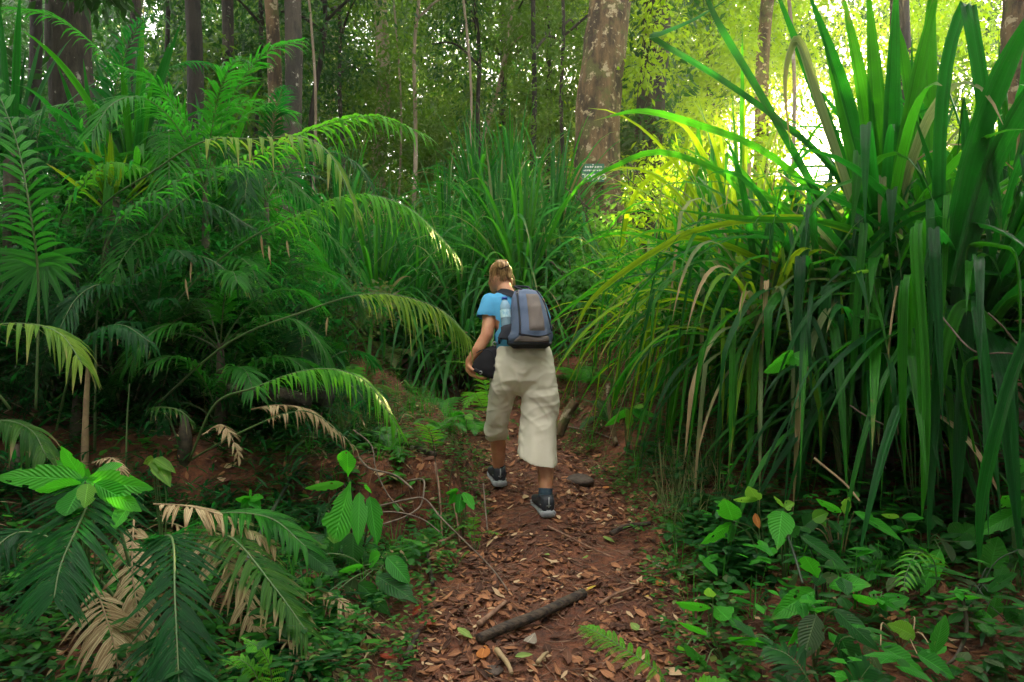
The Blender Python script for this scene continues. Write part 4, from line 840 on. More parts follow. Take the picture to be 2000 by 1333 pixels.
fern(gp(480, 2.75), 'bright small leaved fern at the bottom edge left of the middle', [PX([(520, 1400, 2.6), (500, 1320, 2.6), (470, 1290, 2.6), (430, 1290, 2.6)]), PX([(520, 1400, 2.6), (530, 1320, 2.6), (510, 1270, 2.6), (470, 1245, 2.6)]), PX([(520, 1400, 2.6), (480, 1370, 2.5), (430, 1360, 2.5)])], n=10, pl=.07, pw=.009, mat='fern_bright')
fern(gp(865, 4.7), 'upright yellow green fern at the left rim of the path', [PX([(862, 1050, 4.5), (856, 960, 4.5), (848, 880, 4.5), (838, 840, 4.45), (815, 825, 4.4)])], n=13, pl=.14, pw=.012, sub=False, mat='fern_bright', start=.55, stem='stem_dark')
fern(gp(885, 4.8), 'thin stalked fern leaning right behind the upright one', [PX([(865, 1040, 4.6), (875, 960, 4.6), (890, 900, 4.6), (925, 870, 4.6)])], n=10, pl=.08, pw=.009, mat='fern_green', start=.6, stem='stem_dark')
fern(gp(935, 4.4), 'mossy feathery fern on the crumbling edge left of the walker boot', [PX([(930, 1080, 4.3), (945, 1040, 4.3), (980, 1045, 4.25)]), PX([(930, 1080, 4.3), (910, 1030, 4.3), (880, 1040, 4.3)]), PX([(930, 1080, 4.3), (925, 1020, 4.3), (935, 1000, 4.3)])], n=9, pl=.05, pw=.007, mat='fern_bright')
fern(gp(885, 4.0), 'little feathery fern on the path below the crumbling edge', [PX([(890, 1110, 3.9), (870, 1080, 3.9), (850, 1085, 3.9)]), PX([(890, 1110, 3.9), (905, 1085, 3.9), (915, 1078, 3.9)])], n=8, pl=.045, pw=.007, mat='fern_bright')
fern(gp(880, 6.6), 'arching fern frond next to the bare left hand', [PX([(960, 830, 6.5), (950, 760, 6.4), (915, 712, 6.3), (860, 705, 6.2)]), PX([(960, 830, 6.5), (935, 780, 6.3), (925, 770, 6.2), (905, 800, 6.1)])], n=15, pl=.15, pw=.013, mat='fern_bright')
fern(gp(1310, 4.3), 'tiny fern at the foot of the right bank', [PX([(1312, 1040, 4.2), (1310, 1030, 4.2), (1308, 1010, 4.15)]), PX([(1312, 1040, 4.2), (1320, 1035, 4.1), (1326, 1045, 4.1)])], n=8, pl=.04, pw=.006, mat='fern_green')
def rosette(px, Y, L, cnt, az, lb, **k):
    b = gp(px, Y); cs = []
    for i in range(cnt):
        a = rad(az[0] + (az[1] - az[0]) * (i + rv(.2, .8)) / cnt); e = rad(rv(35, 65)); d = V(math.sin(a) * math.cos(e), math.cos(a) * math.cos(e), math.sin(e)); p = b.copy(); c = [p.copy()]
        for s_ in range(4): p = p + d * L / 4 * rv(.9, 1.1); c.append(p.copy()); d = (d + V(0, 0, -.45)).normalized()
        cs.append(c)
    return fern(b, lb, cs, **k)
for px, Y, L, n, lb, mt in (
    (690, 7.0, .65, 7, 'spreading fern in the clearing left of the path', 'fern_green'), (620, 6.4, .6, 7, 'fern in the shade above the low feathery frond', 'fern_green'),
    (860, 7.4, .6, 7, 'bushy fern behind the arching one beside the hand', 'fern_green'), (930, 7.0, .5, 7, 'fern hidden partly by the shoulder bag', 'fern_green'),
    (950, 9.2, .8, 7, 'feathery fern behind the shoulder of the walker', 'fern_green'), (760, 8.6, .7, 7, 'fern below the yellow tipped frond, far side of the clearing', 'moss_herb'),
    (1130, 7.6, .6, 7, 'fern on the bank beside the wide trouser leg', 'fern_green'), (1190, 6.6, .45, 6, 'small fern above the three leaved plant on the right bank', 'fern_dark'),
    (1350, 4.9, .4, 6, 'fern among the roots of the right bank', 'fern_dark'), (1400, 4.5, .35, 6, 'dark fern at the foot of the hanging blades', 'fern_dark'),
    (760, 5.0, .35, 6, 'fern on the litter covered ledge left of the path', 'fern_green'), (700, 5.2, .4, 6, 'fern left on the ledge below the logs', 'fern_dark'),
    (620, 4.6, .4, 6, 'fern growing out of the dark hollow', 'fern_dark'), (860, 5.6, .35, 6, 'fern on the ledge beside the walker left calf', 'fern_green'),
    (560, 5.4, .45, 6, 'fern under the dark logs', 'fern_dark'), (1500, 4.2, .4, 6, 'fern behind the lime tipped seedling', 'fern_dark'), (640, 3.9, .35, 6, 'dark fern behind the corrugated leaves', 'fern_dark')):
    rosette(px, Y, L, n, (0, 360), lb, n=15, pl=L * .22, pw=L * .02 + .003, mat=mt)
# ------------------------------------------------------------------ ground cover, litter (uncountable)
def gnorm(x, y):
    e = .03; return V(gh(x - e, y) - gh(x + e, y), gh(x, y - e) - gh(x, y + e), 2 * e).normalized()
def litter_row(x, y, L, W, lift=.006, tilt=.35):
    n_ = (gnorm(x, y) + V(rv(-tilt, tilt), rv(-tilt, tilt), 0)).normalized(); a = rv(0, 6.283); d = V(math.cos(a), math.sin(a), 0); d = (d - n_ * d.dot(n_)).normalized()
    sd_ = d.cross(n_)
    return row(V(x, y, gh(x, y)) + n_ * (lift + rv(0, .014)) - d * L / 2, d, sd_, n_ * R.choice((-1, 1)), L, W, rv(-.1, .25), rv(-.3, .3), rv(-.5, .5), R.random())
def on_path(x, y): return max((pcx(y) - phw(y)) - x, x - (pcx(y) + phw(y)))
g = G(); rows = []; rows2 = []
while len(rows) < 8000:
    y = 2.3 + 7.5 * R.random() ** 1.25; x = rv(-2.6, 2.4); d = on_path(x, y)
    dens = 1 if d < -.05 else (.75 if d < .2 else .28)
    if 4.6 < y < 7 and -2.2 < x < pcx(y): dens = max(dens, .6)
    dens *= .35 + .65 * ss(.0, .3, abs(x - pcx(y) - .1 * math.sin(y * 2.3)))
    dens *= max(0, .35 + 1.5 * (noise.noise(V(x * 2.8, y * 2.8, 3)) + .25))
    if R.random() > dens: continue
    L = rv(.026, .08) * (1.35 if R.random() < .1 else 1); (rows if R.random() < .5 else rows2).append(litter_row(x, y, L, L * rv(.25, .6)))
g.leaves(rows, 0, 2, 4, 'oval', wavy=.12); kind(tag(g.build('leaf_litter', 'litter'), 'brown and tan fallen leaves covering the trail', 'leaf litter'), 'stuff')
g = G(); g.leaves(rows2, 0, 2, 4, 'oval', wavy=.12); kind(tag(g.build('leaf_litter', 'litter_dark'), 'dark rotting leaves between the lighter ones on the trail', 'leaf litter'), 'stuff')
rows3 = []
while len(rows3) < 5200:
    y = 2.3 + 5.5 * R.random() ** 1.3; x = pcx(y) + rv(-1.5, 1.0); L = rv(.007, .024)
    rows3.append(litter_row(x, y, L, L * rv(.3, .8), lift=.002))
g = G(); g.leaves(rows3, 0, 1, 2, 'oval', wavy=.2); kind(tag(g.build('leaf_litter', 'litter_dark'), 'crumbled bits of leaf trodden into the soil', 'leaf litter'), 'stuff')
g = G()
for k in range(2200):
    y = 2.3 + 5.5 * R.random() ** 1.2; x = pcx(y) + rv(-1.2, 1.0) if k % 3 else rv(-2.2, 2); a = rv(0, 6.28); L = rv(.04, .24)
    p = V(x, y, 0); pts = []
    for i in range(5):
        pts.append(V(p.x, p.y, gh(p.x, p.y) + .004 + rv(0, .008))); p += V(math.cos(a), math.sin(a), 0) * L / 4; a += rv(-.5, .5)
    g.tube(pts, rv(.0008, .0026), 0, 4, rnd=R.random())
kind(tag(g.build('twig_litter', 'twig'), 'fine rootlets and twigs scattered over the red soil', 'twigs'), 'stuff')
# ground plants
def low_plants(name, mat, n, xr, yr, Lr, label, test=None, prof='oval', asp=.5, nl=(4, 8), hr=(.03, .14)):
    rows = []; k = 0; it = 0
    while k < n and it < n * 30:
        it += 1; x = rv(*xr); y = rv(*yr)
        if test and not test(x, y): continue
        if R.random() > .3 + 1.3 * (noise.noise(V(x * 1.6, y * 1.6, 8)) + .4): continue
        b = V(x, y, gh(x, y, False)); k += 1; h = rv(*hr); L = rv(*Lr)
        for _ in range(R.randint(*nl)):
            a = rv(0, 6.28); d = V(math.cos(a), math.sin(a), rv(-.1, .7)); rows.append(row(b + V(rv(-1, 1), rv(-1, 1), 0) * L * .5 + UP * h * rv(.3, 1), d, d.cross(UP), DN, L * rv(.6, 1.2), L * asp, rv(.1, .4), -.1, 0, R.random()))
    g = G(); g.leaves(rows, 0, 2, 3, prof); return kind(tag(g.build(name, mat), label, 'ground cover'), 'stuff')
offp = lambda lo, hi=9: (lambda x, y: lo < on_path(x, y) < hi)
low_plants('ground_cover', 'broad_dark', 240, (-2.4, -.45), (2.4, 4.4), (.05, .10), 'dark oval leaves among the plants at lower left', offp(.12, 3), nl=(3, 6), hr=(.04, .28))
low_plants('ground_cover', 'herb', 1700, (-3.2, 3.0), (2.6, 9), (.03, .07), 'small green herbs covering the banks of the trail', offp(.12, 2.2))
low_plants('ground_cover', 'moss_herb', 1300, (-3.5, 3.0), (4.5, 10.5), (.03, .07), 'olive mossy herbs on the slope beyond the clearing', offp(.15, 3))
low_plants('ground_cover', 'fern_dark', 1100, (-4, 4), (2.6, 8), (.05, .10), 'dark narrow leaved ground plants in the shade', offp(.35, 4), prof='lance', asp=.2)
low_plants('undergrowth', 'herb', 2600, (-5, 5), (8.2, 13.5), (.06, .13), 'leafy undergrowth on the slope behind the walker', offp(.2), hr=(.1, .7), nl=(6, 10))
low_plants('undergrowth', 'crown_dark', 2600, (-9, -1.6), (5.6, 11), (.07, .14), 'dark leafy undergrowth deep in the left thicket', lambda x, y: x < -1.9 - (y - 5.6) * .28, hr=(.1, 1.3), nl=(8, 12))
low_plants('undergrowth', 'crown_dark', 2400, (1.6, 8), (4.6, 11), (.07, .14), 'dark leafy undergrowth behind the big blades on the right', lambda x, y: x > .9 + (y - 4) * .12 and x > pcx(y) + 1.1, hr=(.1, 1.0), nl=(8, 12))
low_plants('undergrowth', 'crown_leaf', 2600, (-16, 16), (13, 24), (.10, .2), 'leafy undergrowth below the forest trees', None, hr=(.1, 1.9), nl=(8, 14))
low_plants('seedling_carpet', 'broad_dark', 210, (.75, 3.0), (2.3, 4.6), (.07, .15), 'dark oval leaved seedlings carpeting the lower right bank', offp(.12, 3), nl=(3, 6), hr=(.03, .3))
low_plants('seedling_carpet', 'broad_bright', 80, (.85, 3.0), (2.4, 4.4), (.07, .13), 'bright green oval leaves scattered through the seedlings at lower right', offp(.22, 3), nl=(3, 6), hr=(.12, .42))
low_plants('seedling_carpet', 'broad_dull', 120, (.75, 3.0), (2.3, 4.6), (.06, .12), 'dull olive seedlings among the dark ones at lower right', offp(.2, 3), nl=(2, 5), hr=(.03, .2))
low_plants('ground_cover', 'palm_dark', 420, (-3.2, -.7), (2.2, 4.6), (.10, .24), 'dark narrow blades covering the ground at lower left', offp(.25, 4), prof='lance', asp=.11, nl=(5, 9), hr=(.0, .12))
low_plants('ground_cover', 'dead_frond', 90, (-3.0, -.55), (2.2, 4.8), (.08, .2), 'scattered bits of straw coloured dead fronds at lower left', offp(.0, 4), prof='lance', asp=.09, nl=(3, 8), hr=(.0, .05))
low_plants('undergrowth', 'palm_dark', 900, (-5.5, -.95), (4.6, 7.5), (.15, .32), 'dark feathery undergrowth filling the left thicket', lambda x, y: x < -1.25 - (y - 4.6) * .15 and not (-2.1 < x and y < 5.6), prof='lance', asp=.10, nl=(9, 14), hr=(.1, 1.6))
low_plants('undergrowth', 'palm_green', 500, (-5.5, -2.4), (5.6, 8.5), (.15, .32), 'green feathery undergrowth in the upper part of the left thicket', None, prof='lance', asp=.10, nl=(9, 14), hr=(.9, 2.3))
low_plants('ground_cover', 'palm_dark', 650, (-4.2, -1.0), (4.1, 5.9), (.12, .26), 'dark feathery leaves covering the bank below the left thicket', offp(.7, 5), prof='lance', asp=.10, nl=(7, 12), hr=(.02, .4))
low_plants('ground_cover', 'dead_frond', 120, (-4.0, -.8), (3.9, 5.8), (.08, .22), 'straw coloured scraps of dead fronds on the bank at left', offp(.4, 5), prof='lance', asp=.08, nl=(3, 7), hr=(.0, .2))
low_plants('ground_cover', 'herb', 700, (-1.6, 1.6), (2.5, 7.5), (.025, .055), 'small green herbs creeping in over both edges of the path', offp(-.06, .3))
low_plants('ground_cover', 'fern_green', 500, (-3.4, -.4), (2.4, 5.2), (.05, .12), 'leafy green plants covering the lower left bank', offp(.15, 3), nl=(5, 9), hr=(.02, .18))
low_plants('ground_cover', 'fern_dark', 900, (.9, 3.4), (3.6, 6), (.06, .13), 'dark leafy plants under the hanging blades', offp(.25, 3), nl=(5, 9), hr=(.02, .3))
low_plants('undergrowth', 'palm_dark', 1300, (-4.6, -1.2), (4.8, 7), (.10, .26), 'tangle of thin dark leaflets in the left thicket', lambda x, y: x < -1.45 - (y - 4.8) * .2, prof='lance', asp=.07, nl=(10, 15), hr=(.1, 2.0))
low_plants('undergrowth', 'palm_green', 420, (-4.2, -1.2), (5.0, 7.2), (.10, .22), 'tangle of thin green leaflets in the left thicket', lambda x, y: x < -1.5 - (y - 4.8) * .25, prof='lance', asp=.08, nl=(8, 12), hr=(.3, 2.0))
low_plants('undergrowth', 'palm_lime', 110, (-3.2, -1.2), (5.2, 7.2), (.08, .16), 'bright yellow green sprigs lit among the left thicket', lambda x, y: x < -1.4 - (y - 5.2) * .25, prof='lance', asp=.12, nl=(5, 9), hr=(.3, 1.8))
# fine grasses
def grass(xr, yr, n, mat, L, label, test):
    g = G(); k = 0
    while k < n:
        x, y = rv(*xr), rv(*yr)
        if not test(x, y): continue
        b = V(x, y, gh(x, y)); k += 1
        for _ in range(9):
            a = rv(0, 6.28); e = rad(rv(45, 85)); d = V(math.cos(a) * math.cos(e), math.sin(a) * math.cos(e), math.sin(e))
            g.strap(blade_pts(b + V(rv(-.02, .02), rv(-.02, .02), 0), d, rv(*L), 6, 3, None, floor=False), rv(.003, .006), 0, R.random())
    return kind(tag(g.build('grass', mat), label, 'grass'), 'stuff')
grass((-3, 2.6), (3.2, 8.5), 230, 'fern_green', (.12, .3), 'thin grass blades tufting the banks', offp(.1, 1.5))
grass((.95, 1.35), (4.3, 5.1), 26, 'strap_pale', (.25, .45), 'straw coloured dry grass hanging down the right bank', lambda x, y: True)
grass((-2.6, -.9), (5.0, 6.4), 50, 'moss_herb', (.15, .4), 'olive wiry grass on the ledge at left', lambda x, y: True)

# ------------------------------------------------------------------ fallen leaves one can single out
for px, py, Y, L, asp, mat, lb in (
    (832, 1235, 3.15, .115, .42, 'leaf_red', 'long rust red leaf lying beside the stick'), (812, 1205, 3.2, .08, .4, 'leaf_red', 'small red brown leaf above the long rust red one'),
    (760, 1300, 2.95, .09, .5, 'leaf_red', 'dark red curled leaf near the bottom left of the path'), (838, 1072, 3.95, .085, .4, 'leaf_orange', 'bright orange red leaf in the hollow left of the path'),
    (1155, 1160, 3.4, .085, .35, 'leaf_yellow', 'golden yellow leaf just above the stick'), (1265, 1175, 3.35, .03, .7, 'leaf_yellow', 'tiny yellow leaf right of the stick'),
    (908, 1250, 3.1, .09, .45, 'leaf_fallen_green', 'pale green leaf at the left end of the stick'), (1020, 1295, 2.95, .08, .4, 'leaf_fallen_green', 'pale green leaf below the stick, near the bottom'),
    (1245, 1240, 3.1, .075, .5, 'leaf_fallen_green', 'yellow green leaf right of the bright bottom fern'), (1145, 1100, 3.7, .085, .3, 'leaf_fallen_green', 'narrow green leaf lying across the middle of the path'),
    (1190, 1062, 3.85, .09, .35, 'leaf_fallen_green', 'narrow yellow green leaf beside the dark root at right'), (1068, 1094, 3.7, .05, .6, 'leaf_fallen_green', 'small upright lime leaf in the bare patch of soil'),
    (1285, 1110, 3.6, .12, .6, 'leaf_grey', 'large torn grey leaf at the right side of the path'), (1035, 1265, 3.0, .1, .6, 'leaf_grey', 'veined pale leaf standing below the stick'),
    (945, 1285, 3.0, .13, .5, 'leaf_orange', 'large brown orange leaf below the left end of the stick'), (1290, 1150, 3.4, .10, .5, 'leaf_orange', 'orange leaf at the right rim of the path'),
    (1182, 962, 4.7, .09, .5, 'leaf_orange', 'dull red leaf standing on edge right of the boots'), (968, 1000, 4.5, .06, .5, 'leaf_orange', 'light orange leaf on the soil mound left of the boot'),
    (330, 1210, 2.7, .12, .5, 'litter', 'big brown leaf caught on the fronds at bottom left'), (1475, 1003, 3.5, .075, .5, 'leaf_orange', 'orange brown leaf caught under the lime tipped seedling'),
    (1740, 828, 3.6, .08, .6, 'litter', 'dry brown leaf hanging on a bare twig among the dark blades'), (1717, 392, 4.35, .035, .7, 'leaf_orange', 'small orange leaf bit stuck on the huge fan of blades')):
    p = P(px, py, Y); g = G()
    if Y < 4.8 and py > 940 and px not in (330, 1475):
        # follow the view line down to the ground
        for i in range(200):
            yy = 2.6 + i * .02; q = P(px, py, yy)
            if q.z <= gh(q.x, q.y): break
        r_ = litter_row(q.x, q.y, L, L * asp, lift=.022, tilt=.25); r_[17] = .4; r_[14] = abs(r_[14]); r_[9:12] = [0, 0, -1] if False else r_[9:12]
    else: r_ = row(p, V(rv(-.5, .5), -.2, -1), V(1, 0, 0), V(0, -.5, 0), L, L * asp, .2, .2, .3, .5)
    g.leaves([r_], 0, 6, 10, 'oval', wavy=.05, holes=6 if 'torn' in lb else 0)
    tag(g.build('fallen_leaf', mat), lb, 'leaf', 'fallen leaves one can pick out')

# ------------------------------------------------------------------ sticks, logs, stones, roots, vines
def onground(px, py, lift=0, y0=2.4, y1=12):
    i = y0
    while i < y1:
        q = P(px, py, i)
        if q.z <= gh(q.x, q.y): return V(q.x, q.y, gh(q.x, q.y) + lift)
        i += .02
    return P(px, py, y1)
def stick(pts, r, mat, lb, name='stick', cat='stick', n=26, bmp=.1, lift=None, group='sticks and roots on the ground', taper=.35, side=None, ns=10):
    w_ = spline([onground(px, py, r * .8 if lift is None else lift) for px, py in pts], n)
    for p in w_: p.z = max(p.z, gh(p.x, p.y, False) + r * .5)
    g = G(); g.tube(w_, [r * (1 - taper * i / n) * (1 + .12 * noise.noise(V(i * .18, r * 99, 0))) for i in range(n)], 0, ns, bump=bmp, seed=px if False else R.random() * 9)
    if side: g.tube(spline([onground(px, py, r * .7) for px, py in side], 8), r * .5, 0, 7, bump=.2)
    return tag(g.build(name, mat), lb, cat, group)
stick([(935, 1268), (985, 1252), (1050, 1222), (1100, 1195), (1140, 1176)], .022, 'stick_wood', 'thick dark curved stick lying across the path in front', name='branch', cat='branch', taper=-.05, ns=16)
stick([(935, 1233), (960, 1215), (988, 1192)], .013, 'twig', 'short brown twig just above the left end of the thick stick')
stick([(970, 1290), (990, 1325), (1000, 1340)], .012, 'stem_tan', 'broken tan twig at the bottom edge of the path')
stick([(1050, 1318), (1062, 1300), (1070, 1288)], .010, 'stem_tan', 'stubby forked tan twig near the bottom of the path', side=[(1040, 1303), (1058, 1305)])
stick([(1170, 1187), (1200, 1178), (1235, 1166)], .009, 'twig', 'straight brown twig right of the thick stick')
stick([(1195, 1068), (1225, 1050), (1270, 1035)], .018, 'stick_wood', 'dark root bending out of the right bank')
stick([(793, 1310), (805, 1280), (818, 1252)], .014, 'stick_wood', 'mossy stick stump at the bottom left of the path')
stick([(840, 1078), (865, 1072), (890, 1064)], .011, 'twig', 'twig sticking up from the left edge of the hollow')
stick([(780, 1060), (820, 1090), (840, 1130), (845, 1160)], .016, 'stick_wood', 'dark root running down the left side of the hollow', lift=.02)
stick([(1070, 1035), (1090, 1050), (1150, 1085), (1200, 1110)], .006, 'twig', 'thin root crossing the trail behind the boots')
stick([(640, 880), (700, 868), (760, 872), (815, 884), (850, 900)], .026, 'bark_log', 'pale gnarled root along the rim of the ledge', name='root')
stick([(480, 1165), (560, 1000), (600, 960)], .012, 'stem_dark', 'dark leaning twig behind the browning fronds', lift=.15)
stick([(1240, 905), (1290, 870), (1330, 840)], .010, 'vine_skin', 'grey twig on the soil right of the walker')
stick([(1110, 842), (1150, 850), (1200, 862)], .008, 'vine_skin', 'pale twig lying behind the wide trouser leg')
def log(pts, r, mat, lb):
    g = G(); w_ = spline(PX(pts), 22); g.tube(w_, [r * (1 + .1 * noise.noise(V(i * .4, r * 50, 2))) for i in range(22)], 0, 18, bump=.22, seed=R.random() * 9)
    return tag(g.build('log', mat), lb, 'log', 'logs on the ledge')
log([(452, 752, 5.0), (520, 766, 4.95), (605, 786, 4.9)], .05, 'bark_log', 'short pale log with peeling bark beside the blackened log')
log([(500, 758, 5.6), (570, 762, 5.55), (645, 778, 5.5)], .085, 'bark_dark', 'blackened rotten log on the ledge at left')
log([(1060, 745, 8.0), (1110, 742, 8.0), (1180, 748, 7.9), (1240, 760, 7.8)], .075, 'bark_dark', 'dark horizontal fallen log on the right bank behind the walker')
log([(1090, 850, 6.6), (1108, 808, 6.6), (1124, 785, 6.6)], .04, 'bark_main', 'stubby mossy stump just right of the wide trouser leg')
log([(1188, 750, 6.4), (1190, 800, 6.3), (1203, 870, 6.2)], .022, 'bark_main', 'thin broken upright branch on the right bank')
for px, py, r, lb in ((1128, 944, .10, 'half buried round brown stone right of the boots'), (962, 1318, .035, 'flat grey stone near the bottom of the path')):
    q = onground(px, py); bm = bmesh.new(); bmesh.ops.create_icosphere(bm, subdivisions=4, radius=r)
    for v in bm.verts: v.co = V(v.co.x * 1.2, v.co.y, v.co.z * .6) * (1 + .25 * noise.noise(v.co * (3 / r * .4) + V(px, 0, 0)) + .08 * noise.noise(v.co * (12 / r * .4))) 
    me = bpy.data.meshes.new('stone'); bm.to_mesh(me); bm.free(); me.materials.append(M['rock']); me.polygons.foreach_set('use_smooth', [True] * len(me.polygons))
    o = bpy.data.objects.new('stone', me); o.location = q; C.objects.link(o); tag(o, lb, 'stone')
def vine(pts, r, lb, mat='vine_skin', name='vine'):
    g = G(); g.tube(spline(PX(pts), 30), [r * (1.1 - .3 * i / 30) for i in range(30)], 0, 7, bump=.15); return tag(g.build(name, mat), lb, 'vine', 'bare vines and twigs')
vine([(700, 893, 4.6), (722, 915, 4.4), (770, 928, 4.3), (800, 950, 4.2), (807, 958, 4.2)], .006, 'bare vine running down from the ledge rim over the hollow')
vine([(795, 940, 4.3), (826, 937, 4.2), (828, 960, 4.15), (820, 990, 4.1), (790, 1010, 4.0), (755, 1022, 3.95), (720, 1030, 3.9)], .005, 'curling loop of vine in front of the dark hollow')
vine([(735, 990, 4.0), (800, 975, 4.1), (830, 975, 4.1), (860, 1010, 4.0), (900, 1050, 3.9), (960, 1110, 3.8), (1000, 1165, 3.7)], .0045, 'long straight vine slanting down to the middle of the path')
vine([(690, 840, 4.7), (725, 870, 4.6), (735, 920, 4.5), (760, 970, 4.4), (790, 1000, 4.2)], .004, 'thin pale vine hanging from the ledge')
vine([(700, 1010, 4.0), (760, 1000, 4.0), (820, 1012, 4.0), (860, 1040, 3.95)], .004, 'thin horizontal vine behind the corrugated leaves')
vine([(850, 905, 4.75), (858, 960, 4.6), (862, 1020, 4.5), (866, 1090, 4.3)], .008, 'brown hanging root at the corner of the ledge', 'twig', 'hanging_root')
vine([(880, 960, 4.6), (892, 1010, 4.5), (898, 1060, 4.35)], .006, 'second hanging root right of the first at the ledge corner', 'twig', 'hanging_root')
vine([(944, 945, 4.5), (948, 990, 4.45), (952, 1035, 4.35)], .005, 'pale upright sapling stem left of the boots', 'vine_skin', 'bare_stem')
vine([(1752, 560, 3.9), (1740, 640, 3.8), (1735, 720, 3.8), (1750, 800, 3.7), (1753, 850, 3.7)], .006, 'tan twig hanging vertically among the dark blades', 'stem_tan')
vine([(1660, 792, 3.8), (1690, 812, 3.75), (1730, 832, 3.7)], .004, 'thin pale twig pointing at the dry hanging leaf')
vine([(1590, 895, 3.8), (1650, 945, 3.7), (1680, 980, 3.6)], .006, 'straight tan twig in front of the dark blades', 'stem_tan')
vine([(1840, 620, 3.4), (1900, 685, 3.3), (1960, 690, 3.3), (2030, 694, 3.3)], .004, 'fine twig reaching in from the right edge')
vine([(1930, 612, 3.3), (1960, 640, 3.3), (1985, 670, 3.3), (2020, 690, 3.3)], .004, 'second fine twig coming in at the right edge')
vine([(1540, 1050, 3.3), (1555, 1095, 3.2), (1568, 1140, 3.1)], .006, 'dark bent twig behind the heart shaped leaf', 'stem_dark')
vine([(1880, 1170, 3.0), (1888, 1230, 2.9), (1870, 1280, 2.8), (1850, 1300, 2.8)], .008, 'brown twig in the bottom right corner', 'stem_brown')
for px, Y, z0, z1, lb in ((770, 16, 3, 10, 'pale liana hanging left of the leaning pinkish trunk'), (905, 14, 3.5, 9, 'thin liana above the walker'), (1530, 10, 2, 8, 'liana hanging beside the slender mottled trunk'), (600, 13, 2.6, 9, 'liana hanging right of the pair of trunks')):
    x = (px - 1000) / FPX * Y; g = G(); g.tube(spline([V(x, Y, z0), V(x + .15, Y, (z0 + z1) / 2), V(x - .1, Y, z1)], 16), .025, 0, 6, bump=.2); tag(g.build('liana', 'bark_pale'), lb, 'vine', 'bare vines and twigs')

# ------------------------------------------------------------------ the walker
def clothmat(name, c1, c2, rough=.85, weave=420, bs=.25, sheen=.2):
    m = plain(name, c1, rough, c2, 5, bs=bs, bd=.0015, weave=weave, lo=.3, hi=.7, spec=.25)
    return m
m = plain('skin', (.62, .30, .17), .5, (.50, .21, .11), 9, bs=.1, bd=.001)
p = m.node_tree.nodes['Principled BSDF']; p.inputs['Subsurface Weight'].default_value = .15; p.inputs['Subsurface Radius'].default_value = (.012, .005, .002)
clothmat('shirt_blue', (.09, .36, .60), (.07, .30, .53))
clothmat('trouser_cloth', (.76, .70, .57), (.70, .64, .51))
clothmat('pack_blue', (.105, .135, .21), (.08, .11, .17)); clothmat('pack_taupe', (.17, .14, .125), (.13, .11, .10)); clothmat('pack_black', (.028, .032, .042), (.02, .022, .03))
clothmat('bag_black', (.022, .022, .027), (.014, .014, .017)); clothmat('sock_blue', (.05, .085, .115), (.035, .06, .085))
plain('shoe_black', (.018, .02, .026), .6, (.03, .035, .045), 30); plain('shoe_grey', (.34, .35, .36), .6, (.24, .25, .26), 20); plain('metal', (.55, .55, .55), .3, metallic=1)
plain('cap_blue', (.01, .06, .35), .35)
plain('hair', (.62, .38, .16), .42, (.22, .115, .045), 60, bs=.8, bd=.004, stretch=(1.2, 1.2, .16), lo=.35, hi=.6)
m, n, l, out = nmat('bottle_plastic')
p = n.new('ShaderNodeBsdfPrincipled'); p.inputs['Base Color'].default_value = (.55, .8, .95, 1); p.inputs['Roughness'].default_value = .15; p.inputs['Transmission Weight'].default_value = .55; p.inputs['IOR'].default_value = 1.2
l.new(p.outputs[0], out.inputs[0])
PY = 4.85
def Q(px, py, dy=0): return P(px, py, PY + dy)
def capsule(bm, a, b, ra, rb, sc_=(1, 1), n=14, k=5):
    a, b = Vector(a), Vector(b); t = (b - a); L = t.length; t.normalize(); x = t.orthogonal().normalized(); y = t.cross(x)
    rings = []
    for i in range(k): th = math.pi / 2 * (1 - i / k); rings.append((a - t * ra * math.sin(th), ra * math.cos(th)))
    for i in range(4): q = i / 3; rings.append((a.lerp(b, q), ra + (rb - ra) * q))
    for i in range(1, k + 1): th = math.pi / 2 * i / k; rings.append((b + t * rb * math.sin(th), rb * math.cos(th)))
    vs = []
    for c_, r_ in rings: vs.append([bm.verts.new(c_ + (x * math.cos(6.2832 * j / n) + y * math.sin(6.2832 * j / n)) * max(r_, 1e-4)) for j in range(n)])
    for i in range(len(vs) - 1):
        for j in range(n): bm.faces.new((vs[i][j], vs[i][(j + 1) % n], vs[i + 1][(j + 1) % n], vs[i + 1][j]))
    bm.faces.new(vs[0][::-1]); bm.faces.new(vs[-1])
def ell(bm, c, r, rot=None):
    r_ = bmesh.ops.create_uvsphere(bm, u_segments=20, v_segments=14, radius=1)
    for v in r_['verts']:
        q = Vector((v.co.x * r[0], v.co.y * r[1], v.co.z * r[2]))
        if rot: q = rot @ q
        v.co = q + Vector(c)
def loftb(bm, rings, n=40, ex=2.0):
    """rings: (centre, half width x, half depth y[, tilt dz along x])"""
    vs = []
    for c_, a, b, *tl in rings:
        rg = []
        for j in range(n):
            th = 6.2832 * j / n; cx_, sy_ = math.cos(th), math.sin(th)
            x = a * math.copysign(abs(cx_) ** (2 / ex), cx_); y = b * math.copysign(abs(sy_) ** (2 / ex), sy_)
            rg.append(bm.verts.new(Vector(c_) + V(x, y, (tl[0] if tl else 0) * x + (tl[1] if len(tl) > 1 else 0) * y)))
        vs.append(rg)
    for i in range(len(vs) - 1):
        for j in range(n): bm.faces.new((vs[i][j], vs[i + 1][j], vs[i + 1][(j + 1) % n], vs[i][(j + 1) % n]))
    bm.faces.new(vs[0]); bm.faces.new(vs[-1][::-1])
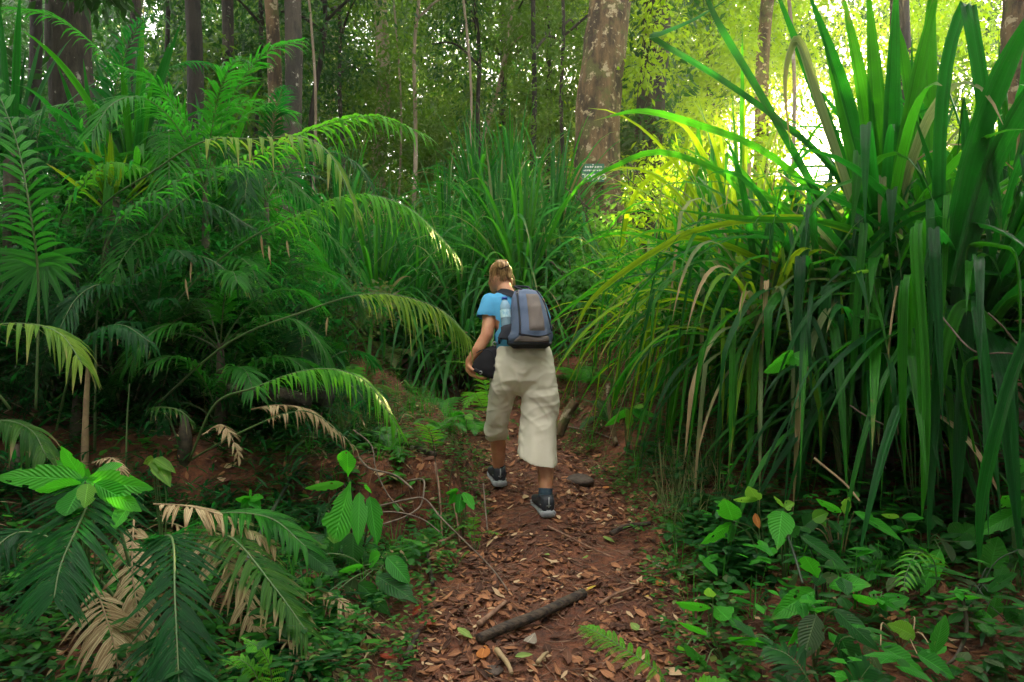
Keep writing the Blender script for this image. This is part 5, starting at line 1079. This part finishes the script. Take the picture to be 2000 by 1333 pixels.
def fuse(name, bm, mat, parent, vox=.007, smooth=6, disp=None, cut=None):
    bmesh.ops.recalc_face_normals(bm, faces=bm.faces)
    me = bpy.data.meshes.new(name); bm.to_mesh(me); bm.free(); o = bpy.data.objects.new(name, me); C.objects.link(o)
    md = o.modifiers.new('r', 'REMESH'); md.mode = 'VOXEL'; md.voxel_size = vox
    if smooth: s_ = o.modifiers.new('s', 'SMOOTH'); s_.factor = .5; s_.iterations = smooth
    bpy.context.view_layer.update()
    m2 = bpy.data.meshes.new_from_object(o.evaluated_get(bpy.context.evaluated_depsgraph_get())); o.modifiers.clear(); o.data = m2; bpy.data.meshes.remove(me)
    if disp:
        ns = [v.normal.copy() for v in m2.vertices]
        for v, n_ in zip(m2.vertices, ns): v.co = v.co + n_ * disp(v.co, n_)
        b3 = bmesh.new(); b3.from_mesh(m2)
        for _ in range(4): bmesh.ops.smooth_vert(b3, verts=b3.verts, factor=.5, use_axis_x=True, use_axis_y=True, use_axis_z=True)
        b3.to_mesh(m2); b3.free()
    if cut:
        b2 = bmesh.new(); b2.from_mesh(m2)
        bmesh.ops.delete(b2, geom=[f for f in b2.faces if cut(f.calc_center_median(), f.normal)], context='FACES'); b2.to_mesh(m2); b2.free()
    m2.materials.clear(); m2.materials.append(M[mat]); m2.polygons.foreach_set('use_smooth', [True] * len(m2.polygons)); m2.name = name
    if parent: o.parent = parent; o.matrix_parent_inverse = Matrix.Translation(-parent.location)
    return o
px_ = 1 / FPX * PY       # one photo pixel at the walker's distance
wk = thing('person', onground(1062, 1000), 'person climbing the trail in a light blue shirt, wide beige trousers and black shoes', 'person')
bm = bmesh.new()
hd = Q(977, 543, .12)
rotH = Matrix.Rotation(rad(-20), 3, 'X') @ Matrix.Rotation(rad(10), 3, 'Y')
ell(bm, hd, (.074, .093, .100), rotH); ell(bm, Q(972, 558, .19), (.056, .06, .07))            # skull, face looking down and left
capsule(bm, Q(968, 556, .255), Q(967, 560, .275), .012, .010); ell(bm, Q(969, 566, .235), (.024, .018, .009))   # nose, lips
ell(bm, Q(961, 550, .245), (.014, .01, .009)); ell(bm, Q(979, 551, .25), (.014, .01, .009))           # eyes under the brow
ell(bm, Q(957, 552, .125), (.010, .022, .031), Matrix.Rotation(rad(-15), 3, 'X')); ell(bm, Q(999, 552, .12), (.010, .022, .031))   # ears
capsule(bm, Q(982, 556, .09), Q(992, 582, .05), .050, .058)                               # neck
loftb(bm, [(Q(995, 577, .04), .08, .05), (Q(998, 590, .04), .17, .075), (Q(1002, 620, .03), .150, .09), (Q(1014, 655, 0), .132, .085), (Q(1022, 690, -.02), .155, .10), (Q(1022, 735, -.01), .15, .09), (Q(1021, 755, 0), .11, .05)])
# left arm, bare below the sleeve, hand under the bag
sh, elb, wr = Q(953, 592, .02), Q(951, 655, -.04), Q(916, 706, -.03)
capsule(bm, sh, Q(955, 630, -.01), .043, .043); capsule(bm, Q(955, 630, -.01), elb, .045, .041); capsule(bm, elb, Q(934, 682, -.05), .041, .036); capsule(bm, Q(934, 682, -.05), wr, .036, .024)
hc = Q(917, 722, -.03)
capsule(bm, wr, hc, .024, .027); capsule(bm, hc, Q(923, 730, -.05), .026, .022); capsule(bm, hc, Q(921, 730, .0), .025, .020); capsule(bm, Q(919, 724, -.045), Q(919, 724, .01), .024, .022)
for dy, ex, r_, dpy in ((-.062, 944, .0092, 0), (-.040, 950, .0096, .5), (-.018, 949, .0092, 0), (.003, 944, .0082, -1)):     # four fingers curling under the bag
    k0 = Q(922, 732 + dpy, dy * .8 - .012); k1 = Q(931, 737 + dpy, dy - .01); k2 = Q(ex - 6, 739.5 + dpy, dy - .01); k3 = Q(ex, 738 + dpy, dy - .008)
    capsule(bm, k0, k1, r_ * 1.12, r_ * 1.02, n=10); capsule(bm, k1, k2, r_ * 1.02, r_ * .93, n=10); capsule(bm, k2, k3, r_ * .93, r_ * .8, n=10)
capsule(bm, Q(916, 716, -.055), Q(922, 722, -.095), .013, .011, n=10); capsule(bm, Q(922, 722, -.095), Q(930, 727, -.105), .0105, .009, n=10)  # thumb on the near side
# right arm bent in front of the chest
capsule(bm, Q(1050, 592, .03), Q(1060, 640, .14), .050, .042); capsule(bm, Q(1060, 640, .14), Q(1035, 655, .36), .040, .026); ell(bm, Q(1028, 656, .42), (.036, .05, .02))
for i in range(4): capsule(bm, Q(1018 + i * 6, 657, .45), Q(1016 + i * 6, 661, .50), .009, .008, n=8)
capsule(bm, Q(1040, 655, .42), Q(1044, 657, .47), .011, .009, n=8)
# legs
capsule(bm, Q(988, 745, .02), Q(972, 835, .20), .070, .055); capsule(bm, Q(972, 835, .20), Q(973, 870, .28), .055, .053); capsule(bm, Q(973, 870, .28), Q(974, 925, .38), .054, .036)
capsule(bm, Q(1052, 745, 0), Q(1062, 850, .05), .072, .060); capsule(bm, Q(1062, 850, .05), Q(1066, 905, 0), .060, .061); capsule(bm, Q(1066, 905, 0), Q(1065, 975, -.05), .059, .038)
fuse('body', bm, 'skin', wk, .0048, 5)
# hair pulled up in a twist, loose strands
bm = bmesh.new()
ell(bm, hd + V(.004, -.004, .040), (.079, .088, .070), rotH); ell(bm, hd + V(.010, -.052, .022), (.050, .034, .042)); ell(bm, Q(980, 520, .04), (.050, .048, .036)); ell(bm, Q(977, 515, .03), (.036, .036, .026))
capsule(bm, Q(966, 538, .06), Q(977, 514, .045), .017, .017); capsule(bm, Q(995, 541, .06), Q(988, 514, .05), .018, .016); capsule(bm, Q(981, 546, .045), Q(983, 520, .03), .018, .020)
def hd_disp(co, n_):
    a = math.atan2(co.x - hd.x, -(co.y - hd.y)); return .0022 * math.sin(a * 30 + co.z * 50) + .0025 * noise.noise(co * 35)
hair = fuse('hair', bm, 'hair', wk, .0045, 3, hd_disp)
g = G()
for i in range(210):
    a = rv(-1.25, 1.25); s_ = hd + V(math.sin(a) * .078, -math.cos(a) * .09 + .0, rv(-.038, .04)); e = Q(980 + rv(-10, 10), 515 + rv(-6, 8), .045 + rv(-.03, .03))
    m_ = (s_ + e) / 2 + (((s_ + e) / 2 - hd) * .22); g.tube(spline([s_, m_, e, e + V(rv(-.016, .016), rv(-.01, .01), rv(-.012, .010))], 9), .0014, 0, 4)
for i in range(16):
    s_ = Q(1000 + rv(-4, 3), 540 + rv(-6, 8), .08); g.tube(spline([s_, s_ + V(.01, -.01, -.03), s_ + V(rv(0, .02), -.01, -.075)], 6), .0012, 0, 4)
g.build('strands', 'hair', wk); bpy.data.objects['strands'].name = 'loose_strands'
g = G(); g.tube([Q(978, 526, .0), Q(994, 519, .0)], .003, 0, 6); g.build('hair_clip', 'pack_black', wk)
# shirt
bm = bmesh.new()
loftb(bm, [(Q(988, 570, .06), .055, .055), (Q(992, 574, .05), .095, .068), (Q(996, 581, .04), .158, .082), (Q(1000, 592, .035), .180, .095), (Q(1003, 615, .03), .176, .112), (Q(1010, 645, .01), .163, .115), (Q(1018, 672, -.01), .168, .124), (Q(1022, 689, -.015), .176, .130)], ex=2.3)
capsule(bm, Q(958, 590, .03), Q(950, 616, .0), .062, .066); capsule(bm, Q(1046, 590, .03), Q(1058, 622, .09), .060, .060)
sl_a, sl_n = Q(948.5, 617, -.01), (Q(948, 630, -.01) - Q(955, 600, .02)).normalized()
def sh_disp(co, n_):
    q = noise.noise(V(co.x * 9 + co.z * 5, co.y * 7, co.z * 4)) ; w2 = noise.noise(V(co.x * 24 - co.z * 12, co.y * 18, co.z * 10))
    return .007 * q + .003 * w2
def sh_cut(co, n_):
    return (n_.z < -.55 and co.z < Q(0, 684).z) or ((co - sl_a).dot(sl_n) > .0 and co.x < Q(976, 0).x and co.z < Q(0, 608).z and n_.dot(sl_n) > .3 and (co - Q(948, 618)).length < .14) or (n_.z > .75 and (co - Q(988, 569, .06)).length < .05)
shirt = fuse('shirt', bm, 'shirt_blue', wk, .0065, 5, sh_disp, sh_cut)
# trousers
bm = bmesh.new()
def T(py, xl, xr, dy, b, *tl): return (Q((xl + xr) / 2, py, dy), (xr - xl) / 2 * px_, b, *tl)
loftb(bm, [T(676, 972, 1073, -.02, .118), T(690, 969, 1077, -.02, .132), T(715, 962, 1082, -.02, .142), T(742, 958, 1086, -.015, .135), T(758, 960, 1086, 0, .105), T(772, 968, 1080, 0, .05)], ex=2.4)
loftb(bm, [T(712, 964, 1020, -.015, .125), T(735, 959, 1020, -.005, .13), T(760, 956, 1015, .02, .124), T(785, 954, 1004, .08, .105), T(815, 950, 996, .14, .095), T(840, 948, 991, .19, .088), T(852, 949, 990, .215, .082), T(860, 955, 988, .225, .062)], ex=2.2)
loftb(bm, [T(712, 1024, 1081, -.015, .125), T(735, 1021, 1086, -.01, .132), T(765, 1021, 1090, .0, .13), T(785, 1020, 1091, .01, .125), T(815, 1017, 1088, .02, .12), T(850, 1014, 1086, .01, .125), T(878, 1012, 1087, .0, .135, -.12), T(893, 1011, 1089, -.01, .14, -.26, .3)], ex=2.2)
cr = Q(1022, 768, -.1)
def tr_disp(co, n_):
    d = co - cr; rr = math.hypot(d.x, d.z); a = math.atan2(d.x, -d.z)
    q = .0055 * math.sin(a * 6 + 1.3 * noise.noise(co * 6)) * math.exp(-((rr - .16) / .14) ** 2) * (1 if n_.y < .3 else .3) * ss(.03, .14, rr) * ss(-.3, .6, a)
    q += .010 * noise.noise(V(co.x * 8, co.y * 5, co.z * 3.2))
    rg = 1 - abs(noise.noise(V(co.x * 11 + co.z * 8, co.y * 5, co.z * 4.5 - co.x * 3))) * 2.4; amp = 1 - .75 * ss(.16, .34, cr.z - co.z) * (1 if co.x > cr.x else .3); q += .0065 * amp * max(0, rg) ** 3
    r2 = 1 - abs(noise.noise(V(co.x * 7 - co.z * 12 + 5, co.y * 5, co.z * 6 + co.x * 5))) * 2.6; q += .0045 * amp * max(0, r2) ** 3
    if co.x > cr.x and co.z < cr.z - .08: q += .004 * math.sin(co.x * 55 + 2 * noise.noise(co * 3)) * ss(.08, .35, cr.z - co.z) * .8
    if co.x < cr.x and co.z < Q(0, 830).z: q += .010 * noise.noise(V(co.x * 20, co.y * 20, co.z * 20))
    if .0 < cr.x + .27 - co.x < .3 and abs(co.z - (cr.z - .03 + (co.x - cr.x) * .1)) < .05: q += .002 * math.cos((co.z - (cr.z - .03 + (co.x - cr.x) * .1)) * 60)
    return q
def tr_cut(co, n_):
    hz = Q(0, 893).z - .26 * (co.x - Q(1050, 893).x)
    return n_.z < -.5 and co.x > Q(1005, 0).x and co.z < Q(0, 874).z and abs(n_.x) < .6
fuse('trousers', bm, 'trouser_cloth', wk, .0055, 5, tr_disp, tr_cut)
def tline(name, pts):
    o = bpy.data.objects['trousers']; g = G(); out = []
    for q in spline(pts, 26):
        ok, loc, nn, _ = o.closest_point_on_mesh(q - wk.location if False else q)
        out.append(loc + nn * .0012)
    g.tube(out, .0016, 0, 5); return g.build(name, 'pack_taupe', wk)
# socks and shoes
def shoe(ank, toe, tiltz, parent):
    """ank: ankle centre just above the shoe; toe: heading"""
    f = V(toe[0], toe[1], toe[2]).normalized(); s_ = f.cross(UP).normalized(); u_ = s_.cross(f)
    SC = 1.13; o_ = ank - u_ * .058 - f * .068
    def ring(d, w_, h, z0, n=20):
        d *= SC; w_ *= SC * 1.06; sg = lambda q: math.copysign(abs(q) ** .62, q); return [o_ + f * d + s_ * (w_ * sg(math.cos(6.2832 * k / n))) + u_ * (z0 + h * (.5 + .5 * sg(math.sin(6.2832 * k / n)))) for k in range(n)]
    def lof(secs, mat, name):
        g = G(); R_ = [ring(*q) for q in secs]; R_ = [[sum(R_[0], Vector()) / 20] * 20] + R_ + [[sum(R_[-1], Vector()) / 20] * 20]; n = 20
        g.add([tuple(p) for r_ in R_ for p in r_], [(i * n + k, i * n + (k + 1) % n, (i + 1) * n + (k + 1) % n, (i + 1) * n + k) for i in range(len(R_) - 1) for k in range(n)], [(0, 0)] * (len(R_) * n), .5); return g
    up_ = lof([(-.005, .026, .08, .02), (.01, .036, .10, .015), (.05, .040, .108, .012), (.09, .040, .095, .012), (.14, .045, .075, .01), (.19, .048, .058, .01), (.235, .040, .045, .01), (.262, .022, .03, .012)], 0, 0)
    so_ = lof([(-.014, .032, .044, -.016), (0, .043, .044, -.018), (.05, .045, .036, -.016), (.12, .044, .026, -.012), (.19, .052, .026, -.012), (.245, .044, .026, -.008), (.275, .022, .022, -.002)], 0, 0)
    sh_ = up_.build('shoe', 'shoe_black', parent); so2 = so_.build('sole', 'shoe_grey', None); so2.parent = sh_; so2.matrix_parent_inverse = Matrix.Identity(4)
    g = G()
    for hh, ww in ((.060, .048), (.030, .049)):
        g.tube([o_ + f * (.005 + .03 * abs(math.cos(a))) * 1 + s_ * (ww * math.cos(a)) + u_ * hh - f * .018 * math.sin(a) for a in [math.pi * i / 10 for i in range(11)]], .0028, 0, 6)
    g.tube([o_ + f * -.012 + u_ * .05, o_ + f * -.004 + u_ * .115], .005, 0, 6)
    tr = g.build('trim', 'shoe_grey', None); tr.parent = sh_; tr.matrix_parent_inverse = Matrix.Identity(4)
    # collar and laces
    g = G(); cc = o_ + f * .055 + u_ * .105
    g.tube([cc + f * .045 * math.cos(a) + s_ * .038 * math.sin(a) + u_ * .008 * math.cos(a) for a in [6.2832 * i / 18 for i in range(19)]], .009, 0, 8)
    co_ = g.build('collar', 'shoe_black', None); co_.parent = sh_; co_.matrix_parent_inverse = Matrix.Identity(4)
def sock(a, b, r0, r1, parent):
    a, b = Vector(a), Vector(b); g = G(); N = 16
    g.tube([a.lerp(b, i / (N - 1)) for i in range(N)], [(r0 + (r1 - r0) * i / (N - 1)) * (1 + .03 * math.sin(i * 1.9)) for i in range(N)], 0, 22, bump=.04); return g.build('sock', 'sock_blue', parent)
sock(Q(1066, 954, -.035), Q(1065, 984, -.055), .047, .044, wk); sock(Q(974, 899, .335), Q(974, 930, .39), .042, .040, wk)
shoe(Q(1066, 982, -.055), (-.22, 1, .10), 0, wk); shoe(Q(974, 925, .38), (-.18, 1, .12), 0, wk)

# ------------------------------------------------------------------ backpack
bp = thing('backpack', Q(1030, 680, -.16), 'blue grey backpack with taupe centre panel and black base on the walker back', 'backpack')
BS = [(566, 1014, 1038, -.02, .05), (570, 1004, 1052, -.05, .075), (580, 1001, 1059, -.09, .10), (600, 999, 1067, -.12, .125), (625, 998, 1073, -.14, .14), (648, 996, 1077, -.155, .155), (662, 992, 1077, -.155, .16), (674, 993, 1075, -.15, .145), (681, 1003, 1064, -.145, .105)]
def bsurf(u, v, off=0):
    """u angle (0 = left side, .5 = towards the camera, 1 = right side), v along the height"""
    t = v * (len(BS) - 1); i = min(int(t), len(BS) - 2); t -= i
    py, xl, xr, dy, b = [BS[i][k] + (BS[i + 1][k] - BS[i][k]) * t for k in range(5)]
    th = math.pi * (1 + u); cx_, sy_ = math.cos(th), math.sin(th); ex = 2.5
    x = math.copysign(abs(cx_) ** (2 / ex), cx_); y = math.copysign(abs(sy_) ** (2 / ex), sy_)
    c_ = Q((xl + xr) / 2, py, dy); lump = .006 * noise.noise(V(u * 9, v * 9, 3)) + .014 * noise.noise(V(u * 3, v * 4, 9)) + .004 * max(0, 1 - 3 * abs(noise.noise(V(u * 6 + v * 3, v * 7, 5))))
    a = (xr - xl) / 2 * px_ * .96
    p = c_ + V(x * (a + off + lump), y * (b + off + lump), -abs(0) + off * (.0))
    return p
def patch(name, mat, u0, u1, v0, v1, off, parent, nu=26, nv=26, edge=True, shape=None):
    g = G(); vs = []
    for j in range(nv + 1):
        for i in range(nu + 1):
            u, v = i / nu, j / nv; a, b = (shape(v) if shape else (u0, u1))
            e = 1 if not edge else min(1, 6 * min(u, 1 - u, v, 1 - v) + .0)
            vs.append(tuple(bsurf(a + (b - a) * u, v0 + (v1 - v0) * v, off * (2 * e - 1) if edge else off)))
    fs = [(j * (nu + 1) + i, (j + 1) * (nu + 1) + i, (j + 1) * (nu + 1) + i + 1, j * (nu + 1) + i + 1) for j in range(nv) for i in range(nu)]
    g.add(vs, fs, [(0, 0)] * len(vs), .5, 0); return g.build(name, mat, parent)
patch('main_compartment', 'pack_blue', -.5, 1.5, 0, 1, 0, bp, 90, 50, edge=False)
bpy.data.objects['main_compartment']
patch('front_panel', 'pack_taupe', 0, 0, .16, .66, .012, bp, shape=lambda v: (.46 - .10 * (v > 2), .74 - .02 * v))
patch('upper_panel', 'pack_taupe', .12, .34, .03, .22, .006, bp)
patch('pocket_flap', 'pack_taupe', .16, .90, .69, .83, .010, bp, shape=lambda v: (.34 - .16 * v, .80 + .08 * v))
patch('base', 'pack_black', -.05, 1.05, .81, 1.0, .006, bp, 60, 16)
g = G()
g.tube(spline([bsurf(.30, .12, .012), bsurf(.33, .3, .012), bsurf(.36, .5, .012), bsurf(.38, .68, .012)], 20), .006, 0, 6)
g.tube(spline([bsurf(.80, .1, .01), bsurf(.85, .35, .01), bsurf(.86, .62, .01)], 16), .005, 0, 6)
g.tube(spline([bsurf(.36, .67, .012), bsurf(.6, .71, .014), bsurf(.82, .66, .012)], 16), .005, 0, 6)
g.build('zip', 'pack_black', bp)
g = G(); a = bsurf(.31, .17, .016); g.tube([a, a + V(.004, 0, -.03), a + V(-.004, -.002, -.05)], .005, 0, 6); g.build('zip_puller', 'metal', bp)
g = G(); g.tube(spline([bsurf(.4, .03, .0), Q(1005, 560, -.03), Q(1030, 561, -.03), bsurf(.7, .03, 0)], 14), .007, 0, 7); g.build('grab_handle', 'pack_black', bp)
def band(name, mat, pts, w_, side, parent, rnd_=.5):
    g = G(); g.strap(spline(pts, 24), w_, 0, rnd_, keel=.12, taper=.02, side=side); return g.build(name, mat, parent)
band('shoulder_strap', 'pack_black', [Q(1008, 578, -.06), Q(990, 571, -.03), Q(974, 570, .03), Q(966, 576, .11), Q(964, 600, .16), Q(970, 640, .17)], .045, V(.8, 0, .5), bp)
band('shoulder_strap', 'pack_black', [Q(1040, 575, -.04), Q(1046, 572, .0), Q(1048, 573, .05), Q(1050, 590, .15)], .045, V(.8, 0, -.3), bp)
band('waist_strap', 'pack_black', [Q(990, 676, -.08), Q(974, 668, -.06), Q(968, 662, .0), Q(966, 662, .06)], .022, V(0, .2, 1), bp)
band('loose_strap', 'pack_black', [Q(978, 656, -.10), Q(974, 664, -.12), Q(976, 672, -.12)], .012, V(1, 0, 0), bp)
patch('mesh_pocket', 'pack_black', -.07, .17, .52, .80, .062, bp, 14, 14, shape=lambda v: (-.06, .13 + .03 * v))
# bottle in the side pocket
b0, b1 = Q(991, 655, -.145), Q(985, 581, -.10); ax = (b1 - b0)
bt = thing('water_bottle', b0, 'clear water bottle with blue cap in the left side pocket of the backpack', 'bottle')
g = G(); prof = [(0, .5), (.02, .95), (.1, 1), (.24, .96), (.26, 1), (.4, .96), (.42, 1), (.56, .96), (.58, 1), (.7, .98), (.78, .95), (.86, .7), (.92, .45), (.95, .40)]
g.tube([b0 + ax * q for q, _ in prof], [.034 * r_ for _, r_ in prof], 0, 22); g.build('bottle_body', 'bottle_plastic', bt)
g = G(); g.tube([b0 + ax * .93, b0 + ax * 1.0], .019, 0, 16, cap=True); g.build('cap', 'cap_blue', bt)
plain('label_pale', (.55, .75, .80), .5, (.25, .5, .65), 40); g = G(); g.tube([b0 + ax * .45, b0 + ax * .66], .0352, 0, 22, cap=False); g.build('label', 'label_pale', bt)
# shoulder bag
sb = thing('shoulder_bag', Q(948, 735, -.05), 'small black shoulder bag hanging at the left hip above the open hand', 'bag')
bm = bmesh.new()
loftb(bm, [(Q(958, 677, -.02), .036, .030, .15), (Q(957, 683, -.025), .056, .05, .12), (Q(951, 700, -.03), .078, .060, .1), (Q(946, 718, -.035), .086, .064, 0), (Q(949, 731, -.035), .072, .060, -.25), (Q(953, 738, -.035), .050, .048, -.3)], ex=3.2)
fuse('pouch', bm, 'bag_black', sb, .006, 4, lambda co, n_: .004 * noise.noise(co * 18) + .003 * noise.noise(V(co.x * 40, co.y * 10, co.z * 10)))
g = G(); g.tube(spline([Q(930, 690, -.10), Q(942, 684, -.108), Q(958, 686, -.10), Q(966, 700, -.10), Q(966, 725, -.10)], 18), .003, 0, 6); g.build('seam', 'pack_black', sb)
g = G(); c_ = Q(966, 672, -.06); g.tube([c_ + V(math.cos(a) * .011, 0, math.sin(a) * .013) for a in [6.2832 * i / 14 for i in range(15)]], .003, 0, 6, cap=False); g.build('ring', 'metal', sb)
band('bag_strap', 'pack_black', [Q(966, 675, -.05), Q(972, 668, -.09), Q(985, 655, -.10), Q(1000, 640, -.09)], .018, V(.5, 0, .8), sb)
g = G(); c_ = Q(937, 728, -.115); g.tube([c_ + V(-.035, 0, .02), c_ + V(0, -.004, 0), c_ + V(.012, 0, .0)], .013, 0, 10)
cam2 = g.build('camera_strap_end', 'bag_black', sb); cam2.name = 'clasp'
g = G(); g.tube([c_ + V(.006 + math.cos(a) * .009, -.012, math.sin(a) * .009) for a in [6.2832 * i / 12 for i in range(13)]], .003, 0, 6, cap=False); g.build('buckle', 'metal', sb)

0 and print('FEET', gh(.22,4.8), gh(.22,4.85), gh(-.08,5.25), Q(1066,1008,-.05), Q(972,945,.4))

# ------------------------------------------------------------------ haze box added for the glow around the sun
bm = bmesh.new(); bmesh.ops.create_cube(bm, size=1)
for v in bm.verts: v.co = V(v.co.x * 60, v.co.y * 60 + 12, v.co.z * 24 + 9)
me = bpy.data.meshes.new('haze'); bm.to_mesh(me); bm.free(); hz_ = bpy.data.objects.new('haze', me); C.objects.link(hz_)
m, n, l, out = nmat('glow_haze'); p = n.new('ShaderNodeVolumePrincipled'); p.inputs['Color'].default_value = (1, .97, .88, 1); p.inputs['Density'].default_value = .0010; p.inputs['Anisotropy'].default_value = .72
l.new(p.outputs[0], out.inputs['Volume']); me.materials.append(m)
tag(kind(hz_, 'stuff'), 'thin haze added for the sun glow between the trees', 'haze')
